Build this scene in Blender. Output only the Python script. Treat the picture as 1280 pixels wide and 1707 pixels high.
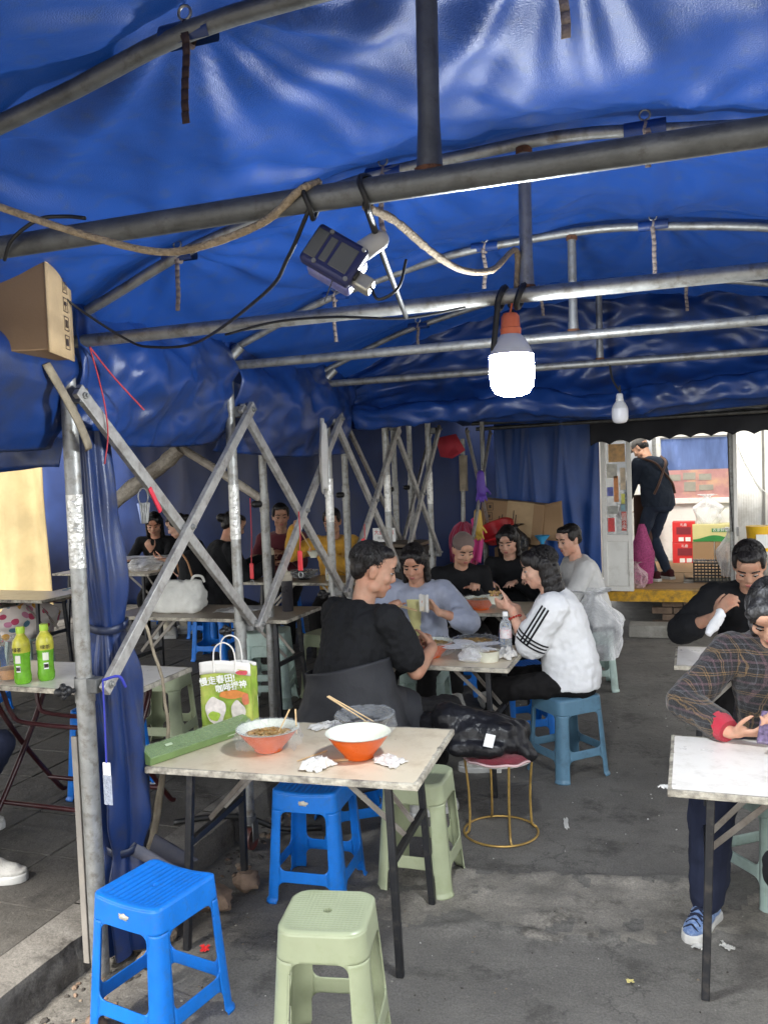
import bpy, bmesh, math, random
from mathutils import Vector, Matrix, noise, Quaternion
V = Vector
R = math.radians
PI = math.pi
random.seed(7)
sc = bpy.context.scene
for o in list(bpy.data.objects):
    bpy.data.objects.remove(o)
COL = sc.collection

# ------------------------------------------------------------------ camera
cam_d = bpy.data.cameras.new('camera')
cam = bpy.data.objects.new('camera', cam_d)
COL.objects.link(cam)
cam.location = (0, 0, 1.75)
cam.rotation_euler = (Matrix.Rotation(R(19.5), 3, 'Z') @ Matrix.Rotation(R(90 - 2.9), 3, 'X') @ Matrix.Rotation(R(-2.2), 3, 'Z')).to_euler()
cam_d.sensor_fit = 'VERTICAL'
cam_d.sensor_height = 36
cam_d.lens = 30.58
cam_d.clip_start = 0.05
cam_d.clip_end = 500
sc.camera = cam
# ------------------------------------------------------------------ sky and sun
SUN_EL, SUN_AZ = 50.0, 192.0      # azimuth clockwise from +Y: from behind the camera
w = bpy.data.worlds.new('World')
sc.world = w
w.use_nodes = True
nt = w.node_tree
bg = nt.nodes['Background']
sky = nt.nodes.new('ShaderNodeTexSky')
sky.sky_type = 'NISHITA'
sky.sun_disc = False
sky.sun_elevation = R(SUN_EL)
sky.sun_rotation = R(SUN_AZ)
sky.air_density = 1.2
sky.dust_density = 3.0
hs = nt.nodes.new('ShaderNodeHueSaturation')
hs.inputs['Saturation'].default_value = 0.06     # hazy, milky daylight
nt.links.new(sky.outputs[0], hs.inputs['Color'])
nt.links.new(hs.outputs[0], bg.inputs['Color'])
bg.inputs['Strength'].default_value = 0.15
sd = bpy.data.lights.new('sun', 'SUN')
sd.energy = 2.5
sd.angle = R(12)
sd.color = (1.0, 0.93, 0.83)
sun = bpy.data.objects.new('sun', sd)
COL.objects.link(sun)
az, el = R(SUN_AZ), R(SUN_EL)
sdir = V((math.sin(az) * math.cos(el), math.cos(az) * math.cos(el), math.sin(el)))
sun.rotation_euler = sdir.to_track_quat('Z', 'Y').to_euler()
sun.location = sdir * 30
sc.view_settings.view_transform = 'Standard'
sc.view_settings.look = 'None'
sc.view_settings.gamma = 1
sc.view_settings.use_curve_mapping = False
sc.view_settings.exposure = 2.15
sc.render.engine = 'CYCLES'
cy = sc.cycles
cy.use_denoising = True
cy.max_bounces = 8
cy.diffuse_bounces = 4
cy.glossy_bounces = 3
cy.transmission_bounces = 6
cy.transparent_max_bounces = 10
cy.sample_clamp_indirect = 6
cy.caustics_reflective = False
cy.caustics_refractive = False

# ------------------------------------------------------------------ materials
MATS = {}
def lin(c):
    return tuple((x / 12.92 if x <= .04045 else ((x + .055) / 1.055) ** 2.4) for x in c)
def pm(name, col, rough=.5, var=.18, scale=9, bump=0, bscale=80, metal=0, dirt=None, dscale=5, damt=.45, stretch=(1, 1, 1),
       trans=0, transl=0, coat=0, sss=0, spec=.5, alpha=1, emis=None, estr=0, rvar=.1, bstretch=None, ior=1.45, sheen=0, dlo=.0):
    """procedural surface: base colour with mottling, optional dirt of its own colour, fine relief"""
    m = bpy.data.materials.new(name)
    m.use_nodes = True
    n, l = m.node_tree.nodes, m.node_tree.links
    p = n['Principled BSDF']
    tc = n.new('ShaderNodeTexCoord')
    mp = n.new('ShaderNodeMapping')
    mp.inputs['Scale'].default_value = stretch
    l.new(tc.outputs['Object'], mp.inputs[0])
    t = n.new('ShaderNodeTexNoise')
    t.inputs['Scale'].default_value = scale
    t.inputs['Detail'].default_value = 6
    t.inputs['Roughness'].default_value = .6
    l.new(mp.outputs[0], t.inputs['Vector'])
    cr = n.new('ShaderNodeValToRGB')
    cr.color_ramp.elements[0].position = .3
    cr.color_ramp.elements[1].position = .72
    c0 = [max(0, c * (1 - var)) for c in col]
    c1 = [min(1, c * (1 + var * .6)) for c in col]
    cr.color_ramp.elements[0].color = (*c0, 1)
    cr.color_ramp.elements[1].color = (*c1, 1)
    l.new(t.outputs[0], cr.inputs[0])
    out = cr.outputs[0]
    if dirt:
        t2 = n.new('ShaderNodeTexNoise')
        t2.inputs['Scale'].default_value = dscale
        t2.inputs['Detail'].default_value = 9
        t2.inputs['Roughness'].default_value = .68
        l.new(tc.outputs['Object'], t2.inputs['Vector'])
        r2 = n.new('ShaderNodeValToRGB')
        r2.color_ramp.elements[0].position = max(0, 1 - damt - .12 + dlo)
        r2.color_ramp.elements[1].position = min(1, 1 - damt + .14)
        l.new(t2.outputs[0], r2.inputs[0])
        mx = n.new('ShaderNodeMix')
        mx.data_type = 'RGBA'
        l.new(r2.outputs[0], mx.inputs[0])
        l.new(out, mx.inputs[6])
        mx.inputs[7].default_value = (*dirt, 1)
        out = mx.outputs[2]
    l.new(out, p.inputs['Base Color'])
    if rvar:
        mr = n.new('ShaderNodeMapRange')
        mr.inputs[3].default_value = max(.02, rough - rvar)
        mr.inputs[4].default_value = min(1, rough + rvar)
        l.new(t.outputs[0], mr.inputs[0])
        l.new(mr.outputs[0], p.inputs['Roughness'])
    else:
        p.inputs['Roughness'].default_value = rough
    p.inputs['Metallic'].default_value = metal
    p.inputs['Specular IOR Level'].default_value = spec
    p.inputs['Transmission Weight'].default_value = trans
    p.inputs['IOR'].default_value = ior
    p.inputs['Coat Weight'].default_value = coat
    p.inputs['Subsurface Weight'].default_value = sss
    p.inputs['Subsurface Scale'].default_value = .02
    p.inputs['Sheen Weight'].default_value = sheen
    p.inputs['Alpha'].default_value = alpha
    if emis:
        p.inputs['Emission Color'].default_value = (*emis, 1)
        p.inputs['Emission Strength'].default_value = estr
    if bump:
        t3 = n.new('ShaderNodeTexNoise')
        t3.inputs['Scale'].default_value = bscale
        t3.inputs['Detail'].default_value = 4
        if bstretch:
            m3 = n.new('ShaderNodeMapping')
            m3.inputs['Scale'].default_value = bstretch
            l.new(tc.outputs['Object'], m3.inputs[0])
            l.new(m3.outputs[0], t3.inputs['Vector'])
        else:
            l.new(tc.outputs['Object'], t3.inputs['Vector'])
        bp = n.new('ShaderNodeBump')
        bp.inputs['Strength'].default_value = bump
        bp.inputs['Distance'].default_value = .01
        l.new(t3.outputs[0], bp.inputs['Height'])
        l.new(bp.outputs[0], p.inputs['Normal'])
    if transl:
        tr = n.new('ShaderNodeBsdfTranslucent')
        l.new(out, tr.inputs['Color'])
        ms = n.new('ShaderNodeMixShader')
        ms.inputs[0].default_value = transl
        l.new(p.outputs[0], ms.inputs[1])
        l.new(tr.outputs[0], ms.inputs[2])
        l.new(ms.outputs[0], n['Material Output'].inputs[0])
    MATS[name] = m
    return m

def film(name, col=(.9, .92, .95), dens=.25, rough=.12):
    """thin clear plastic film: mostly see-through, with glossy crinkle highlights"""
    m = bpy.data.materials.new(name)
    m.use_nodes = True
    n, l = m.node_tree.nodes, m.node_tree.links
    p = n['Principled BSDF']
    p.inputs['Base Color'].default_value = (*col, 1)
    p.inputs['Roughness'].default_value = rough
    tc = n.new('ShaderNodeTexCoord')
    t = n.new('ShaderNodeTexNoise')
    t.inputs['Scale'].default_value = 45
    t.inputs['Detail'].default_value = 5
    l.new(tc.outputs['Object'], t.inputs['Vector'])
    bp = n.new('ShaderNodeBump')
    bp.inputs['Strength'].default_value = .9
    bp.inputs['Distance'].default_value = .012
    l.new(t.outputs[0], bp.inputs['Height'])
    l.new(bp.outputs[0], p.inputs['Normal'])
    lw = n.new('ShaderNodeLayerWeight')
    lw.inputs[0].default_value = .35
    l.new(bp.outputs[0], lw.inputs['Normal'])
    mr = n.new('ShaderNodeMapRange')
    mr.inputs[3].default_value = dens * .55
    mr.inputs[4].default_value = min(1, dens * 2.4)
    l.new(lw.outputs['Facing'], mr.inputs[0])
    tr = n.new('ShaderNodeBsdfTransparent')
    tr.inputs[0].default_value = (.97, .98, .98, 1)
    ms = n.new('ShaderNodeMixShader')
    l.new(mr.outputs[0], ms.inputs[0])
    l.new(tr.outputs[0], ms.inputs[1])
    l.new(p.outputs[0], ms.inputs[2])
    l.new(ms.outputs[0], n['Material Output'].inputs[0])
    return m

M = {}
TARP = (.008, .052, .25)
M['tarp'] = pm('blue_tarp', TARP, rough=.44, var=.12, scale=3.5, bump=.22, bscale=320, dirt=(.03, .06, .16), dscale=22, damt=.36, transl=.05, rvar=.06, spec=.6)
M['tarp_dark'] = pm('blue_tarp_heavy', (.011, .046, .20), rough=.33, var=.3, scale=3.5, bump=.12, bscale=260, dirt=(.03, .04, .08), dscale=4, damt=.42, transl=.05, rvar=.08)
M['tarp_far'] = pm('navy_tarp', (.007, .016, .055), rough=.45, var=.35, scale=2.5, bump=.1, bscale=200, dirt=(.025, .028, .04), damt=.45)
M['canvas'] = pm('beige_canvas_hem', (.33, .28, .2), rough=.85, var=.3, scale=25, bump=.4, bscale=300, dirt=(.1, .08, .06), damt=.45)
M['galv'] = pm('galvanised_steel', (.31, .315, .305), rough=.5, var=.3, scale=18, bump=.1, bscale=120, metal=.7, dirt=(.11, .085, .062), dscale=26, damt=.38, rvar=.14)
M['galv_dark'] = pm('dull_weathered_steel', (.14, .145, .145), rough=.5, var=.35, scale=14, bump=.12, bscale=150, metal=.6, dirt=(.07, .065, .06), dscale=35, damt=.36)
M['bar'] = pm('bare_steel_bar', (.42, .41, .39), rough=.5, var=.25, scale=30, bump=.1, bscale=200, metal=.5, dirt=(.17, .15, .13), dscale=16, damt=.4)
M['tape'] = pm('silver_tape', (.6, .6, .57), rough=.3, var=.3, scale=40, bump=.9, bscale=55, metal=.55, dirt=(.2, .19, .17), dscale=30, damt=.38)
M['rust'] = pm('rusty_weld', (.14, .06, .03), rough=.85, var=.5, scale=60, bump=.5, bscale=200)
M['black_plastic'] = pm('black_plastic', (.012, .012, .013), rough=.45, var=.3)
M['ground'] = None

# ------------------------------------------------------------------ mesh builder
class MB:
    def __init__(s):
        s.v, s.f, s.m = [], [], []
    def add(s, vs, fs, mi=0):
        o = len(s.v)
        s.v += [tuple(x) for x in vs]
        s.f += [tuple(i + o for i in f) for f in fs]
        s.m += [mi] * len(fs)
        return s
    def box(s, c, d, rot=None, mi=0):
        c = V(c)
        vs = []
        for z in (-.5, .5):
            for x, y in ((-.5, -.5), (.5, -.5), (.5, .5), (-.5, .5)):
                p = V((x * d[0], y * d[1], z * d[2]))
                if rot is not None: p = rot @ p
                vs.append(p + c)
        return s.add(vs, [(3, 2, 1, 0), (4, 5, 6, 7), (0, 1, 5, 4), (1, 2, 6, 5), (2, 3, 7, 6), (3, 0, 4, 7)], mi)
    def bar(s, p0, p1, wd, ht, up=(0, 0, 1), mi=0, ext=0):
        p0, p1 = V(p0), V(p1)
        d = (p1 - p0)
        L = d.length
        d.normalize()
        up = V(up)
        sx = d.cross(up)
        if sx.length < 1e-5: sx = d.cross(V((1, 0, 0)))
        sx.normalize()
        uz = sx.cross(d).normalized()
        rot = Matrix((sx, d, uz)).transposed()
        return s.box((p0 + p1) / 2, (wd, L + ext * 2, ht), rot, mi)
    def tube(s, pts, r, n=10, caps=True, mi=0):
        pts = [V(p) for p in pts]
        rs = r if isinstance(r, (list, tuple)) else [r] * len(pts)
        t0 = (pts[1] - pts[0]).normalized()
        a = V((0, 0, 1)) if abs(t0.z) < .9 else V((1, 0, 0))
        nx = t0.cross(a).normalized()
        vs = []
        for i, p in enumerate(pts):
            if i == 0: t = t0
            elif i == len(pts) - 1: t = (pts[-1] - pts[-2]).normalized()
            else: t = ((pts[i + 1] - pts[i]).normalized() + (pts[i] - pts[i - 1]).normalized())
            if t.length < 1e-6: t = (pts[i] - pts[i - 1])
            t.normalize()
            nx = (nx - t * nx.dot(t))
            if nx.length < 1e-6: nx = t.orthogonal()
            nx.normalize()
            ny = t.cross(nx)
            for k in range(n):
                q = 2 * PI * k / n
                vs.append(p + (nx * math.cos(q) + ny * math.sin(q)) * rs[i])
        fs = []
        for i in range(len(pts) - 1):
            for k in range(n):
                k2 = (k + 1) % n
                fs.append((i * n + k, i * n + k2, (i + 1) * n + k2, (i + 1) * n + k))
        if caps:
            fs.append(tuple(range(n - 1, -1, -1)))
            fs.append(tuple((len(pts) - 1) * n + k for k in range(n)))
        return s.add(vs, fs, mi)
    def lathe(s, prof, c=(0, 0, 0), n=24, mi=0, close=True, rot=None, wob=None):
        c = V(c)
        vs, fs = [], []
        for i, (r, z) in enumerate(prof):
            for k in range(n):
                q = 2 * PI * k / n
                rr = r * (wob(q, z) if wob else 1)
                p = V((rr * math.cos(q), rr * math.sin(q), z))
                if rot is not None: p = rot @ p
                vs.append(p + c)
        for i in range(len(prof) - 1):
            for k in range(n):
                k2 = (k + 1) % n
                fs.append((i * n + k, i * n + k2, (i + 1) * n + k2, (i + 1) * n + k))
        if close:
            if prof[0][0] > 1e-6: fs.append(tuple(range(n - 1, -1, -1)))
            if prof[-1][0] > 1e-6: fs.append(tuple((len(prof) - 1) * n + k for k in range(n)))
        return s.add(vs, fs, mi)
    def sph(s, c, r, rot=None, n=14, m=10, mi=0):
        if not isinstance(r, (tuple, list)): r = (r, r, r)
        c = V(c)
        vs = []
        for i in range(m + 1):
            a = PI * i / m
            for k in range(n):
                q = 2 * PI * k / n
                p = V((r[0] * math.sin(a) * math.cos(q), r[1] * math.sin(a) * math.sin(q), r[2] * math.cos(a)))
                if rot is not None: p = rot @ p
                vs.append(p + c)
        fs = []
        for i in range(m):
            for k in range(n):
                k2 = (k + 1) % n
                fs.append((i * n + k, (i + 1) * n + k, (i + 1) * n + k2, i * n + k2))
        return s.add(vs, fs, mi)
    def cap(s, p0, p1, r0, r1=None, n=12, mi=0):
        """tapered capsule"""
        r1 = r0 if r1 is None else r1
        p0, p1 = V(p0), V(p1)
        d = p1 - p0
        if d.length < 1e-5: return s.sph(p0, r0, mi=mi)
        d.normalize()
        pts, rs = [], []
        for i in range(4):
            a = PI / 2 * (1 - i / 4) * .98
            pts.append(p0 - d * r0 * math.sin(a)); rs.append(r0 * math.cos(a))
        pts.append(p0); rs.append(r0)
        pts.append(p1); rs.append(r1)
        for i in range(1, 5):
            a = PI / 2 * (i / 4) * .98
            pts.append(p1 + d * r1 * math.sin(a)); rs.append(r1 * math.cos(a))
        return s.tube(pts, rs, n, True, mi)
    def loft(s, rings, mi=0, caps=True):
        n = len(rings[0])
        vs = [p for r in rings for p in r]
        fs = []
        for i in range(len(rings) - 1):
            for k in range(n):
                k2 = (k + 1) % n
                fs.append((i * n + k, i * n + k2, (i + 1) * n + k2, (i + 1) * n + k))
        if caps:
            fs.append(tuple(range(n - 1, -1, -1)))
            fs.append(tuple((len(rings) - 1) * n + k for k in range(n)))
        return s.add(vs, fs, mi)
    def grid(s, fn, nu, nv, mi=0, wrapu=False):
        vs = [fn(i / nu, j / nv) for j in range(nv + 1) for i in range(nu + (0 if wrapu else 1))]
        W = nu if wrapu else nu + 1
        fs = []
        for j in range(nv):
            for i in range(nu):
                i2 = (i + 1) % W
                fs.append((j * W + i, j * W + i2, (j + 1) * W + i2, (j + 1) * W + i))
        return s.add(vs, fs, mi)
    def mesh(s, name):
        me = bpy.data.meshes.new(name)
        me.from_pydata(s.v, [], s.f)
        return me
    def build(s, name, mats, parent=None, smooth=True, bev=0, solid=0, sub=0, ang=40, off=-1, kind=None, label=None, bseg=2):
        me = s.mesh(name)
        if not isinstance(mats, (list, tuple)): mats = [mats]
        for m in mats: me.materials.append(m)
        if any(s.m): me.polygons.foreach_set('material_index', s.m)
        o = bpy.data.objects.new(name, me)
        COL.objects.link(o)
        if smooth:
            me.polygons.foreach_set('use_smooth', [True] * len(me.polygons))
            if ang: me.set_sharp_from_angle(angle=R(ang))
        if solid:
            md = o.modifiers.new('thickness', 'SOLIDIFY'); md.thickness = solid; md.offset = off
        if bev:
            md = o.modifiers.new('edges', 'BEVEL'); md.width = bev; md.segments = bseg; md.limit_method = 'ANGLE'; md.angle_limit = R(35)
        if sub:
            md = o.modifiers.new('smooth', 'SUBSURF'); md.levels = sub; md.render_levels = sub
        if parent: o.parent = parent
        if kind: o['kind'] = kind
        if label: o['label'] = label
        me.update()
        return o

def tag(o, label, cat, group=None):
    o['label'] = label; o['category'] = cat
    if group: o['group'] = group
    return o
def thing(name, label, cat, loc=(0, 0, 0), rz=0, group=None):
    o = bpy.data.objects.new(name, None)
    COL.objects.link(o)
    o.location = loc; o.rotation_euler = (0, 0, rz)
    o.empty_display_size = .05
    return tag(o, label, cat, group)
def copy_tree(o, parent=None):
    c = o.copy(); COL.objects.link(c)
    if parent: c.parent = parent
    for ch in list(o.children): copy_tree(ch, c)
    return c
def dup(o, loc, rz, label, group=None):
    c = copy_tree(o); c.location = loc; c.rotation_euler = (0, 0, rz); c['label'] = label
    if group: c['group'] = group
    return c
def lerp(a, b, t): return a + (b - a) * t
def sstep(a, b, x):
    t = max(0, min(1, (x - a) / (b - a))); return t * t * (3 - 2 * t)
def N3(x, y, z=0): return noise.noise(V((x, y, z)))
def curve_pts(pts, n=8):
    """Catmull-Rom through points"""
    P = [V(p) for p in pts]
    P = [P[0] * 2 - P[1]] + P + [P[-1] * 2 - P[-2]]
    out = []
    for i in range(1, len(P) - 2):
        for k in range(n):
            t = k / n
            a, b, c, d = P[i - 1], P[i], P[i + 1], P[i + 2]
            out.append(.5 * ((2 * b) + (c - a) * t + (2 * a - 5 * b + 4 * c - d) * t * t + (3 * b - a - 3 * c + d) * t ** 3))
    out.append(P[-2].copy())
    return out

# ------------------------------------------------------------------ ground
def node_ground(name, c0, c1, stain, crack=.5):
    m = bpy.data.materials.new(name); m.use_nodes = True
    n, l = m.node_tree.nodes, m.node_tree.links
    p = n['Principled BSDF']
    tc = n.new('ShaderNodeTexCoord')
    def tex(scale, detail=8, rough=.6):
        t = n.new('ShaderNodeTexNoise'); t.inputs['Scale'].default_value = scale; t.inputs['Detail'].default_value = detail
        t.inputs['Roughness'].default_value = rough; l.new(tc.outputs['Object'], t.inputs['Vector']); return t
    def ramp(src, a, b, ca, cb):
        r = n.new('ShaderNodeValToRGB'); r.color_ramp.elements[0].position = a; r.color_ramp.elements[1].position = b
        r.color_ramp.elements[0].color = (*ca, 1); r.color_ramp.elements[1].color = (*cb, 1); l.new(src, r.inputs[0]); return r
    def mix(fac, a, b, mode='MIX'):
        x = n.new('ShaderNodeMix'); x.data_type = 'RGBA'; x.blend_type = mode
        if isinstance(fac, float): x.inputs[0].default_value = fac
        else: l.new(fac, x.inputs[0])
        l.new(a, x.inputs[6])
        if isinstance(b, tuple): x.inputs[7].default_value = (*b, 1)
        else: l.new(b, x.inputs[7])
        return x.outputs[2]
    base = ramp(tex(2.6, 14, .74).outputs[0], .33, .68, c0, c1).outputs[0]
    st = ramp(tex(3.1, 12, .78).outputs[0], .53, .63, (0, 0, 0), (1, 1, 1)).outputs[0]
    base = mix(st, base, stain)
    g = ramp(tex(120, 5, .75).outputs[0], .36, .66, (.68, .68, .68), (1.28, 1.27, 1.25)).outputs[0]
    base = mix(1.0, base, g, 'MULTIPLY')
    sp = ramp(tex(60, 2, .5).outputs[0], .74, .78, (0, 0, 0), (1, 1, 1)).outputs[0]
    base = mix(sp, base, (.24, .225, .2))
    vo = n.new('ShaderNodeTexVoronoi'); vo.feature = 'DISTANCE_TO_EDGE'; vo.inputs['Scale'].default_value = .75
    wv = tex(2.2, 6, .7); ad = n.new('ShaderNodeVectorMath'); ad.operation = 'ADD'
    sm = n.new('ShaderNodeVectorMath'); sm.operation = 'SCALE'; sm.inputs['Scale'].default_value = .8
    l.new(wv.outputs['Color'], sm.inputs[0]); l.new(tc.outputs['Object'], ad.inputs[0]); l.new(sm.outputs[0], ad.inputs[1])
    l.new(ad.outputs[0], vo.inputs['Vector'])
    ck = ramp(vo.outputs[0], .0, .008, (1, 1, 1), (0, 0, 0)).outputs[0]
    ckm = n.new('ShaderNodeMath'); ckm.operation = 'MULTIPLY'; ckm.inputs[1].default_value = crack; l.new(ck, ckm.inputs[0])
    base = mix(ckm.outputs[0], base, (.02, .02, .018))
    l.new(base, p.inputs['Base Color'])
    rr = ramp(tex(3, 6, .7).outputs[0], .35, .7, (.62,) * 3, (.92,) * 3); l.new(rr.outputs[0], p.inputs['Roughness'])
    b1 = n.new('ShaderNodeBump'); b1.inputs['Strength'].default_value = .5; b1.inputs['Distance'].default_value = .006
    l.new(tex(130, 6, .75).outputs[0], b1.inputs['Height'])
    b2 = n.new('ShaderNodeBump'); b2.inputs['Strength'].default_value = .35; b2.inputs['Distance'].default_value = .03
    l.new(tex(14, 6, .6).outputs[0], b2.inputs['Height']); l.new(b1.outputs[0], b2.inputs['Normal'])
    l.new(b2.outputs[0], p.inputs['Normal'])
    return m
M['ground'] = node_ground('worn_concrete_road', (.112, .106, .096), (.172, .164, .148), (.07, .066, .059), .55)
M['tile'] = node_ground('dusty_paving', (.05, .046, .041), (.085, .079, .07), (.032, .029, .026), 0)
M['kerb'] = node_ground('kerb_stone_grey', (.09, .084, .075), (.16, .15, .135), (.055, .05, .044), 0)

def axis(parts):
    out = [parts[0][0]]
    for a, b, st in parts:
        k = max(1, round((b - a) / st))
        out += [a + (b - a) * (i + 1) / k for i in range(k)]
    return out
def ground_z(x, y):
    """a crumbled strip of old patching crosses the roadway, other areas slightly uneven"""
    c = 3.36 + .05 * math.sin(x * 2.1) + .14 * (x + .9)
    d = y - c + .04 * N3(x * 6, y * 6)
    strip = sstep(.27, .2, abs(d)) * sstep(-1.75, -1.3, x) * sstep(4, 3, x)
    rough = .014 * N3(x * 9, y * 9, 1) + .010 * N3(x * 24, y * 24, 2)
    edge = math.exp(-((abs(d) - .235) / .03) ** 2) * max(0, N3(x * 5, y * 4, 4) + .3) * .026
    gut = sstep(-1.75, -2.0, x) * sstep(-2.4, -2.05, x) * -.02
    return strip * (.007 + rough) + edge * sstep(-1.75, -1.3, x) + .003 * N3(x * 2.2, y * 2.2, 5) + gut + .008 * N3(x * 17, y * 17, 6) * sstep(-1.6, -1.95, x)
xs = axis([(-60, -8, 6), (-8, -2.15, .6), (-2.15, 1.7, .025), (1.7, 8, .7), (8, 60, 6)])
ys = axis([(-40, -3, 5), (-3, 1.4, .4), (1.4, 5.0, .025), (5.0, 12, .12), (12, 120, 9)])
mb = MB()
mb.v = [(x, y, ground_z(x, y) if (-2.3 < x < 4 and 1.2 < y < 9) else 0) for y in ys for x in xs]
W = len(xs)
mb.f = [(j * W + i, j * W + i + 1, (j + 1) * W + i + 1, (j + 1) * W + i) for j in range(len(ys) - 1) for i in range(W - 1)]
M['crumbled'] = node_ground('crumbled_patching', (.14, .13, .112), (.3, .277, .24), (.08, .073, .062), 0)
def in_strip(x, y):
    d = y - (3.36 + .05 * math.sin(x * 2.1) + .14 * (x + .9)) + .04 * N3(x * 6, y * 6)
    return -1.5 < x < 1.7 and abs(d) < .25 + .09 * N3(x * 3, y * 5, 8) + .05 * N3(x * 14, y * 14, 3) and N3(x * 5, y * 5, 9) > -.22
mb.m = [1 if (1.5 < mb.v[f[0]][1] < 5 and in_strip(mb.v[f[0]][0], mb.v[f[0]][1])) else 0 for f in mb.f]
ground = mb.build('ground', [M['ground'], M['crumbled']], ang=0, kind='structure')

# raised pavement on the left with loose-laid slabs and kerb stones
PZ = .12
pav = MB().box((-6.2, 6.0, PZ / 2 - .015), (7.9, 14, PZ - .03)).build('pavement', M['tile'], smooth=False, kind='structure')
tile_me = []
for k in range(6):
    t = MB(); t.box((0, 0, 0), (.392, .392, .04))
    o = t.build('paving_slab', M['tile'], smooth=False, bev=.004)
    tile_me.append(o)
first = True
random.seed(3)
for j in range(20):
    for i in range(13):
        x = -2.47 - .4 * i; y = 1.6 + .4 * j
        if -x * .9 > y + 3.2 or len(pav.children) >= 262: continue
        src = tile_me[random.randrange(6)]
        o = src.copy(); COL.objects.link(o); o.name = 'paving_slab'
        o.parent = pav
        o.location = (x, y, PZ - .02 + random.uniform(-.003, .002))
        o.rotation_euler = (random.uniform(-.006, .006), random.uniform(-.006, .006), random.choice((0, 1, 2, 3)) * PI / 2)
for o in tile_me: bpy.data.objects.remove(o)
random.seed(11)
y = 1.1
while y < 9.2:
    L = random.uniform(.62, .95)
    b = MB()
    nx, ny = 5, 14
    def top(u, v, y=y, L=L):
        x = -2.27 + .17 * u
        yy = y + (L - .008) * v
        e = .012 * max(0, N3(x * 30, yy * 9, 3)) * u
        return V((x + e * .5, yy, PZ + .002 - e - .006 * (u ** 6)))
    b.grid(top, nx, ny)
    def side(u, v, y=y, L=L):
        yy = y + (L - .008) * v
        t = top(1, v)
        k = u
        bul = .012 * N3(yy * 8, k * 3, 7) * math.sin(PI * min(1, k + .05))
        return V((t.x + bul + .01 * k, yy, lerp(t.z, -.03, k)))
    b.grid(side, 6, ny)
    b.box((-2.19, y + L / 2, .03), (.16, L - .02, .11))
    b.build('kerb_stone', M['kerb'], pav, ang=60)
    y += L
# ------------------------------------------------------------------ main canopy
AX = -.43                      # ridge line of the canopy
FR = [1.55, 2.52, 3.57, 4.64]  # frames of the front bay
LX, RX = -1.97, 1.11
def arch_z(x): return 2.66 - .345 * ((x - AX) / 1.56) ** 2
TIES = {1.55: (-1.62, -.92, -.18, .55), 2.52: (-1.57, -.85, -.1, .62), 3.57: (-1.45, -.78, -.12, .6), 4.64: (-1.4, -.72, 0.0, .7)}
def roof_pt(x, y):
    z = arch_z(x) + .034
    # sag between frames
    fr = [-.9, .45] + FR + [5.15]
    for a, b in zip(fr, fr[1:]):
        if a <= y <= b:
            t = (y - a) / (b - a)
            z -= .07 * (4 * t * (1 - t)) * (.8 + .5 * N3(x * 1.3, y * .7, 2)) - .004
    # folds fanning out of every tied eyelet
    for fy, txs in TIES.items():
        dy = y - fy
        if abs(dy) > 1.0: continue
        for tx in txs:
            dx = x - tx
            r = math.hypot(dx, dy)
            if r > 1.15: continue
            th = math.atan2(dy, dx)
            wv = noise.noise(V((math.cos(th) * 4.6 + tx * 3, math.sin(th) * 4.6 + fy, 3.0 + r * .4)))
            z += wv * .052 * sstep(.02, .25, r) * math.exp(-r * 1.6)
    # long soft folds running front to back, tight against the frames
    z += .020 * N3(x * 5 + .6 * math.sin(y * 2), y * .7, 9) + .004 * N3(x * 14, y * 1.2, 11) + .002 * N3(x * 9 + y * 6, y * 3, 12)
    return z
roof = MB()
def rp(u, v):
    x = lerp(-2.2, 1.2, u); y = lerp(-.9, 5.2, v)
    return V((x, y, roof_pt(x, y)))
roof.grid(rp, 200, 300)
tarp_roof = roof.build('tarp_roof', M['tarp'], ang=0)
tag(tarp_roof, 'wrinkled bright blue tarpaulin roof stretched over the curved steel ribs', 'tarp')

canopy = thing('canopy_frame', 'galvanised steel sliding canopy frame with curved ribs and scissor bars', 'canopy', (LX, FR[1], 0))
def cb(mb, name, mat, parent=canopy, **k):
    """build in world coordinates under the canopy empty"""
    off = canopy.location
    mb.v = [(x - off.x, y - off.y, z - off.z) for x, y, z in mb.v]
    if parent is not canopy:
        pass
    return mb.build(name, mat, parent, **k)
BEAMZ = {1.55: 2.25, 2.52: 2.22, 3.57: 2.24, 4.64: 2.24}
RAD = {1.55: .0235, 2.52: .0215, 3.57: .02, 4.64: .019}
for fy in FR:
    r = RAD[fy]
    dk = M['galv_dark'] if fy < 2 else M['galv']
    pts = []
    for i in range(33):
        x = lerp(LX, RX, i / 32)
        pts.append((x, fy + .01 * math.sin(i), arch_z(x) - .005))
    rib = cb(MB().tube(pts, r * .82, 12), 'arch_rib', dk)
    bz = BEAMZ[fy]
    bm_ = cb(MB().tube([(LX - (.0 if fy != 1.55 else .1), fy - .035, bz), (-.7, fy - .035, bz + .004), (RX, fy - .035, bz)], r, 14), 'crossbeam', dk)
    st = MB().tube([(AX, fy - .02, bz + .005), (AX, fy - .02, bz + .035), (AX, fy - .015, bz + .12), (AX, fy, arch_z(AX) - .02)], [r * 1.18, r * 1.02, r * .86, r * .86], 12)
    cb(st, 'strut', dk)
    cb(MB().tube([(AX, fy - .02, bz + .016), (AX, fy - .02, bz + .031)], r * 1.22, 12), 'weld', M['rust'])
    cb(MB().tube([(AX, fy, arch_z(AX) - .035), (AX, fy, arch_z(AX) - .018)], r * 1.1, 12), 'weld', M['rust'])
    # right-hand poles
    cb(MB().tube([(RX, fy, 0), (RX, fy, arch_z(RX))], .026, 12), 'pole', M['galv'])
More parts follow.
